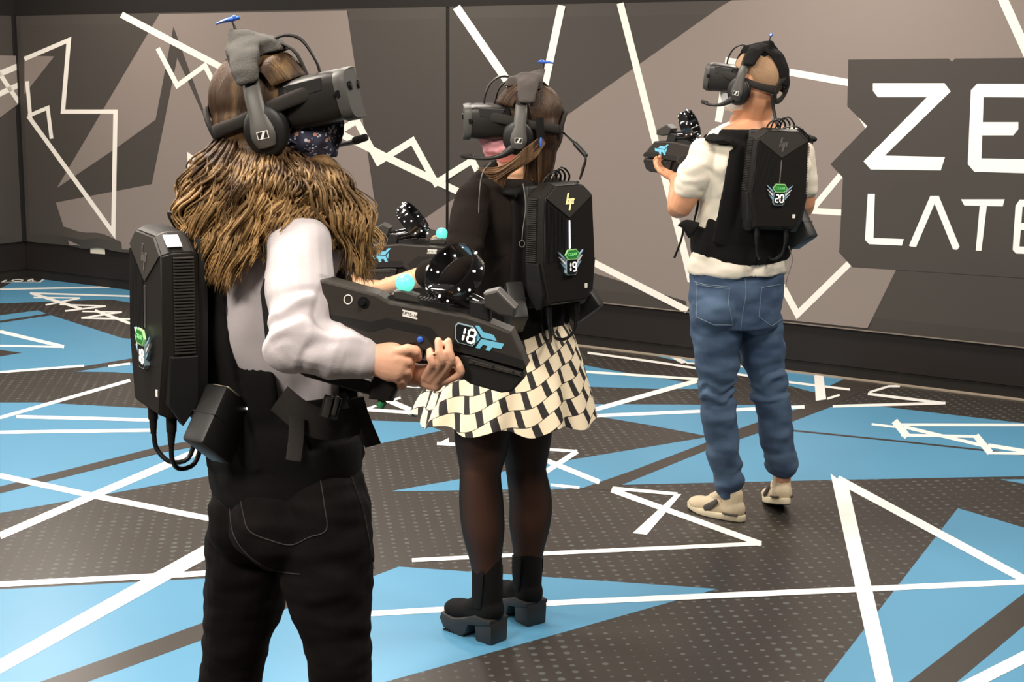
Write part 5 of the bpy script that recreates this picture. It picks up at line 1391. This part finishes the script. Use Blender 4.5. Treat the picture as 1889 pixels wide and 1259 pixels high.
bm = bmesh.new(); tube(bm, [P(965, 340, 4.6), P(970, 380, 4.59), P(965, 420, 4.59), P(963, 445, 4.59)], 0.0014, seg=6); tube(bm, [P(963 + 5 * math.cos(a), 450 + 6 * math.sin(a), 4.59) for a in [k * PI / 5 for k in range(10)]], 0.0012, seg=6, n=2, closed=True); done('thin_cord', bm, M_thin, bp2)
bm = bmesh.new(); box(bm, P(998, 262, 4.64), (0.022, 0.006, 0.028), R2, 0.003); done('blue_buckle', bm, M_bluep, bp2)
bm = bmesh.new(); tube(bm, [P(995, 218, 4.64), P(998, 255, 4.635)], [(0.012, 0.002), (0.011, 0.002)], ref=(1, 0, 0), n=2); done('buckle_strap', bm, M_web, bp2)
# ------------------------------------------------------------------ man in the cream T-shirt
M_tee = mat('cream_cotton', (0.80, 0.74, 0.62), 0.85, bump=0.12, bscale=500)
def denim():
    m = mat('faded_blue_denim', (0.05, 0.09, 0.16), 0.85, bump=0.25, bscale=700)
    nt = m.node_tree; b = nt.nodes['Principled BSDF']; N = nt.nodes.new; L = nt.links.new
    tc = N('ShaderNodeTexCoord'); n = N('ShaderNodeTexNoise'); n.inputs['Scale'].default_value = 7; n.inputs['Detail'].default_value = 6
    mp = N('ShaderNodeMapping'); mp.inputs['Scale'].default_value = (1, 1, 1.6); L(tc.outputs['Object'], mp.inputs[0]); L(mp.outputs[0], n.inputs['Vector'])
    c = N('ShaderNodeValToRGB'); c.color_ramp.elements[0].position = 0.35; c.color_ramp.elements[0].color = (0.028, 0.055, 0.115, 1); c.color_ramp.elements[1].position = 0.72; c.color_ramp.elements[1].color = (0.085, 0.145, 0.235, 1)
    L(n.outputs['Fac'], c.inputs[0]); L(c.outputs[0], b.inputs['Base Color'])
    return m
M_denim = denim()
M_stitch = mat('pale_blue_stitching', (0.17, 0.23, 0.3), 0.8)
M_shoec = mat('cream_suede_trainer', (0.62, 0.52, 0.36), 0.8, bump=0.1)
M_solec = mat('cream_rubber_sole', (0.72, 0.64, 0.46), 0.6)
M_dstripe = mat('dark_shoe_stripe', (0.05, 0.045, 0.04), 0.6)
base3 = P(1350, 955, 5.97); base3.z = 0
D = thing('person', M.Translation(base3), 'person in a cream T-shirt, blue jeans and cream trainers walking away near the wall', 'person')
T3 = Torso([(P(1356, 600, 5.97), 0.155, 0.12, 14), (P(1358, 545, 5.97), 0.175, 0.128, 14), (P(1362, 478, 5.97), 0.168, 0.12, 15), (P(1374, 405, 5.97), 0.165, 0.12, 15),
            (P(1386, 335, 5.97), 0.188, 0.13, 15), (P(1390, 285, 5.97), 0.200, 0.12, 15), (P(1393, 243, 5.97), 0.155, 0.085, 15), (P(1393, 220, 5.97), 0.06, 0.06, 15)])
H3 = P(1393, 152, 5.95); R3 = frame((-0.82, 0.56, 0.12), (0.06, 0, 1))
s3l, e3l, w3l = P(1300, 287, 5.90), P(1254, 384, 5.92), P(1251, 332, 6.03)
s3r, e3r, w3r = P(1474, 292, 6.06), P(1481, 382, 6.12), P(1400, 350, 6.36)
h3l, h3r = P(1320, 590, 5.93), P(1396, 590, 6.03)
k3l, k3r = P(1323, 730, 5.95), P(1423, 735, 6.02)
a3l, a3r = P(1345, 908, 5.97), P(1444, 868, 6.06)
f3l, f3r = V((-0.72, 0.69, 0)).normalized(), V((-0.1, 0.99, 0)).normalized()
bm = bmesh.new()
T3.mesh(bm, -0.012); head_parts(bm, H3, R3, 1.03)
tube(bm, [T3.at(6.5), P(1393, 205, 5.97), H3 + R3 @ V((0, -0.025, -0.05))], [0.068, 0.062, 0.064])
for s_, e_, w_ in ((s3l, e3l, w3l), (s3r, e3r, w3r)):
    tube(bm, [s_, s_.lerp(e_, 0.5), e_, e_.lerp(w_, 0.3), e_.lerp(w_, 0.75), w_], [0.055, 0.052, 0.042, 0.043, 0.034, 0.029], seg=16)
for h, k_, a, d in ((h3l, k3l, a3l, f3l), (h3r, k3r, a3r, f3r)):
    tube(bm, [h, h.lerp(k_, 0.5), k_, k_.lerp(a, 0.35), a, a - V((0, 0, 0.04))], [0.066, 0.055, 0.04, 0.042, 0.032, 0.032], seg=16)
    zf = 0.04 if d is f3l else 0.075; tube(bm, [a - V((0, 0, 0.03)), V((a.x, a.y, zf + 0.01)) + d * 0.02, V((a.x, a.y, zf * 0.8)) + d * 0.09], [0.028, 0.022, 0.014])
simple_hand(bm, w3l, (-0.45, 0.8, 0.25), (0, -0.1, 1), (-0.85, -0.5, 0.1), 1.0, 1.0)
simple_hand(bm, w3r, (-0.9, 0.3, 0.2), (0, -0.3, 1), (0, -1, 0), 1.1, 1.0)
remesh('body', bm, M_skin3, D, 0.0042, 3)
eyes(D, H3, R3, 1.03)
face_mask(D, H3, R3, mat('white_mask_cloth', (0.7, 0.72, 0.72), 0.8), 1.0, 0.002)
bm = bmesh.new(); ell(bm, H3 + R3 @ V((0, -0.014, 0.036)), (0.0775, 0.1, 0.0925), R3, 28, 20)
remesh('cropped_hair', bm, mat('cropped_fair_hair', (0.42, 0.26, 0.15), 0.75, bump=0.4, bscale=300, vary=0.2, vscale=20), D, 0.005, 2)
bm = bmesh.new()                                          # T-shirt
T3.mesh(bm, 0.013, 1.8, 6.3)
for s_, e_, f_ in ((s3l, e3l, 0.56), (s3r, e3r, 0.56)):
    tube(bm, [s_ + V((0, 0, 0.0)), s_.lerp(e_, f_ * 0.5), s_.lerp(e_, f_)], [0.062, 0.066, 0.063], seg=20)
tube(bm, [T3.at(5.2), T3.at(5.8), T3.at(6.5)], [(0.16, 0.09), (0.13, 0.08), (0.07, 0.068)], ref=T3.at(5, 90) - T3.at(5, 270), seg=20)
tube(bm, [T3.at(1.84, a, 0.01) for a in range(0, 360, 15)], (0.03, 0.01), seg=10, n=2, ref=(0, 0, 1), closed=True)
tee = remesh('t_shirt', bm, M_tee, D, 0.005, 5, disp=chain(folds(0.012, 9, (1, 1, 1.5), 2), ridge(0.005, s3l, e3l, 0.1, 0.62, 75, 2.0)))
bm = bmesh.new()                                          # jeans
T3.mesh(bm, 0.003, 0, 1.8)
for h, k_, a, f_ in ((h3l, k3l, a3l, 1.0), (h3r, k3r, a3r, 1.0)):
    tube(bm, [h + V((0, 0, 0.04)), h.lerp(k_, 0.3), h.lerp(k_, 0.7), k_, k_.lerp(a, 0.4), k_.lerp(a, 0.75), a + V((0, 0, 0.022))], [0.094, 0.09, 0.075, 0.067, 0.066, 0.06, 0.056], seg=22)
ell(bm, P(1325, 575, 5.89), (0.085, 0.08, 0.085)); ell(bm, P(1398, 575, 5.95), (0.082, 0.08, 0.085))
je = remesh('jeans', bm, M_denim, D, 0.005, 4, disp=chain(folds(0.012, 8, (1, 1, 1.8), 7),
    ridge(0.009, h3l, k3l, 0.72, 1.12, 110, 1.0), ridge(0.009, h3r, k3r, 0.6, 1.05, 100, 3.0), ridge(0.007, k3l, a3l, 0.7, 1.1, 90, 2.0), ridge(0.005, k3r, a3r, 0.7, 1.1, 80, 2.5), ridge(0.003, k3l, a3l, 0.0, 0.3, 90, 2.5)))
for pl in ([(1284, 521), (1285, 585), (1317, 600), (1352, 600), (1344, 560), (1346, 530)], [(1281, 520), (1300, 525), (1346, 530)], [(1284, 524), (1302, 528), (1346, 533)],
           [(1440, 525), (1405, 531), (1400, 585), (1424, 602), (1441, 590)], [(1374, 505), (1376, 540), (1370, 580), (1366, 610)]):
    seam(je, pl, 5.8, M_stitch, 0.0013, 1 if len(pl) > 4 else 4)
Z0 = V((a3l.x, a3l.y, 0)) + f3l * 0.0
sneaker(D, Z0 - V((0, 0, 0)) - f3l * 0.005, f3l, M_shoec, M_solec, M_dstripe, M_white)
# lifted right shoe: heel raised, toes still touching
up_r = sneaker(D, V((a3r.x, a3r.y, 0)), f3r, M_shoec, M_solec, M_dstripe, M_white)
ang = math.radians(-13); toe = V((a3r.x, a3r.y, 0.004)) + f3r * 0.14; ax = f3r.cross(V((0, 0, 1)))
tm = M.Translation(toe) @ M.Rotation(ang, 4, ax) @ M.Translation(-toe)
off_ = D.matrix_basis
for o in [up_r] + list(up_r.children): o.data.transform(off_.inverted() @ tm @ off_)
# gear
g3f = V((-0.80, 0.60, 0.07)).normalized(); g3R = frame(g3f)
em = V((-0.03, *gp(905, 622)))
GW3 = M.Translation(P(1221, 277, 6.12) - g3R @ em) @ g3R.to_4x4()
gun(GW3, 'black toy gun with a cyan emblem, held up by the player in cream T-shirt', '', 'RPT5-20', rn=(0.84, -0.38, 0.38))
bp3 = backpack(M.Translation(P(1424, 328, 5.83)) @ (M.Rotation(math.radians(14), 3, 'Z') @ M.Rotation(math.radians(3), 3, 'Y')).to_4x4() @ M.Scale(0.97, 4), '20', 'black computer backpack numbered 20 worn over the cream T-shirt', pods=(0, 1))
harness(bp3, T3, 2.45, 5.75, off=0.016, belt_h=0.062, strapw=0.046, sa=28, dip=0.02, yoke=True, topx=22)
headset(M.Translation(H3) @ R3.to_4x4(), 'black headset with a black cloth peak and round rear ring on the walking player', backcap=True, grow=0.004, cover=M_web, peak=(-0.03, 0.15), clip_dir=1.2, sx=-1)
headphones(M.Translation(H3 + R3 @ V((0, 0.008, -0.012))) @ R3.to_4x4(), 'black headphones with a microphone on the walking player in the cream T-shirt', grow=0.004, mic=-1, armcol=M_shell2)
bm = bmesh.new(); tube(bm, [P(1424, 175, 5.86), P(1427, 200, 5.86), P(1432, 225, 5.85), P(1440, 240, 5.84)], 0.006, seg=8); done('headset_cable', bm, M_cable, bp3)
bm = bmesh.new(); tube(bm, [P(1440, 240, 5.83), P(1465, 240, 5.84), P(1485, 252, 5.87), P(1497, 263, 5.9)], 0.0035, seg=8); tube(bm, [P(1445, 236, 5.83), P(1470, 234, 5.84), P(1490, 250, 5.87), P(1499, 264, 5.9)], 0.003, seg=8); done('shoulder_cable', bm, M_cable, bp3)
bm = bmesh.new(); tube(bm, [P(1280, 425, 5.85), P(1265, 415, 5.86), P(1252, 416, 5.87)], [(0.035, 0.008), (0.02, 0.006), (0.004, 0.003)], ref=(0, 0, 1)); done('belt_wing', bm, M_web, bp3)
bm = bmesh.new(); tube(bm, [P(1262, 418, 5.86), P(1256, 445, 5.86), P(1244, 476, 5.86)], [(0.004, 0.001)] * 3, ref=(1, 0, 0)); done('belt_tail', bm, M_web, bp3)
bm = bmesh.new(); tube(bm, [P(1455, 455, 5.85), P(1462, 480, 5.85), P(1453, 510, 5.85), P(1449, 530, 5.86)], 0.0016, seg=6); done('thin_cord', bm, M_thin, bp3)
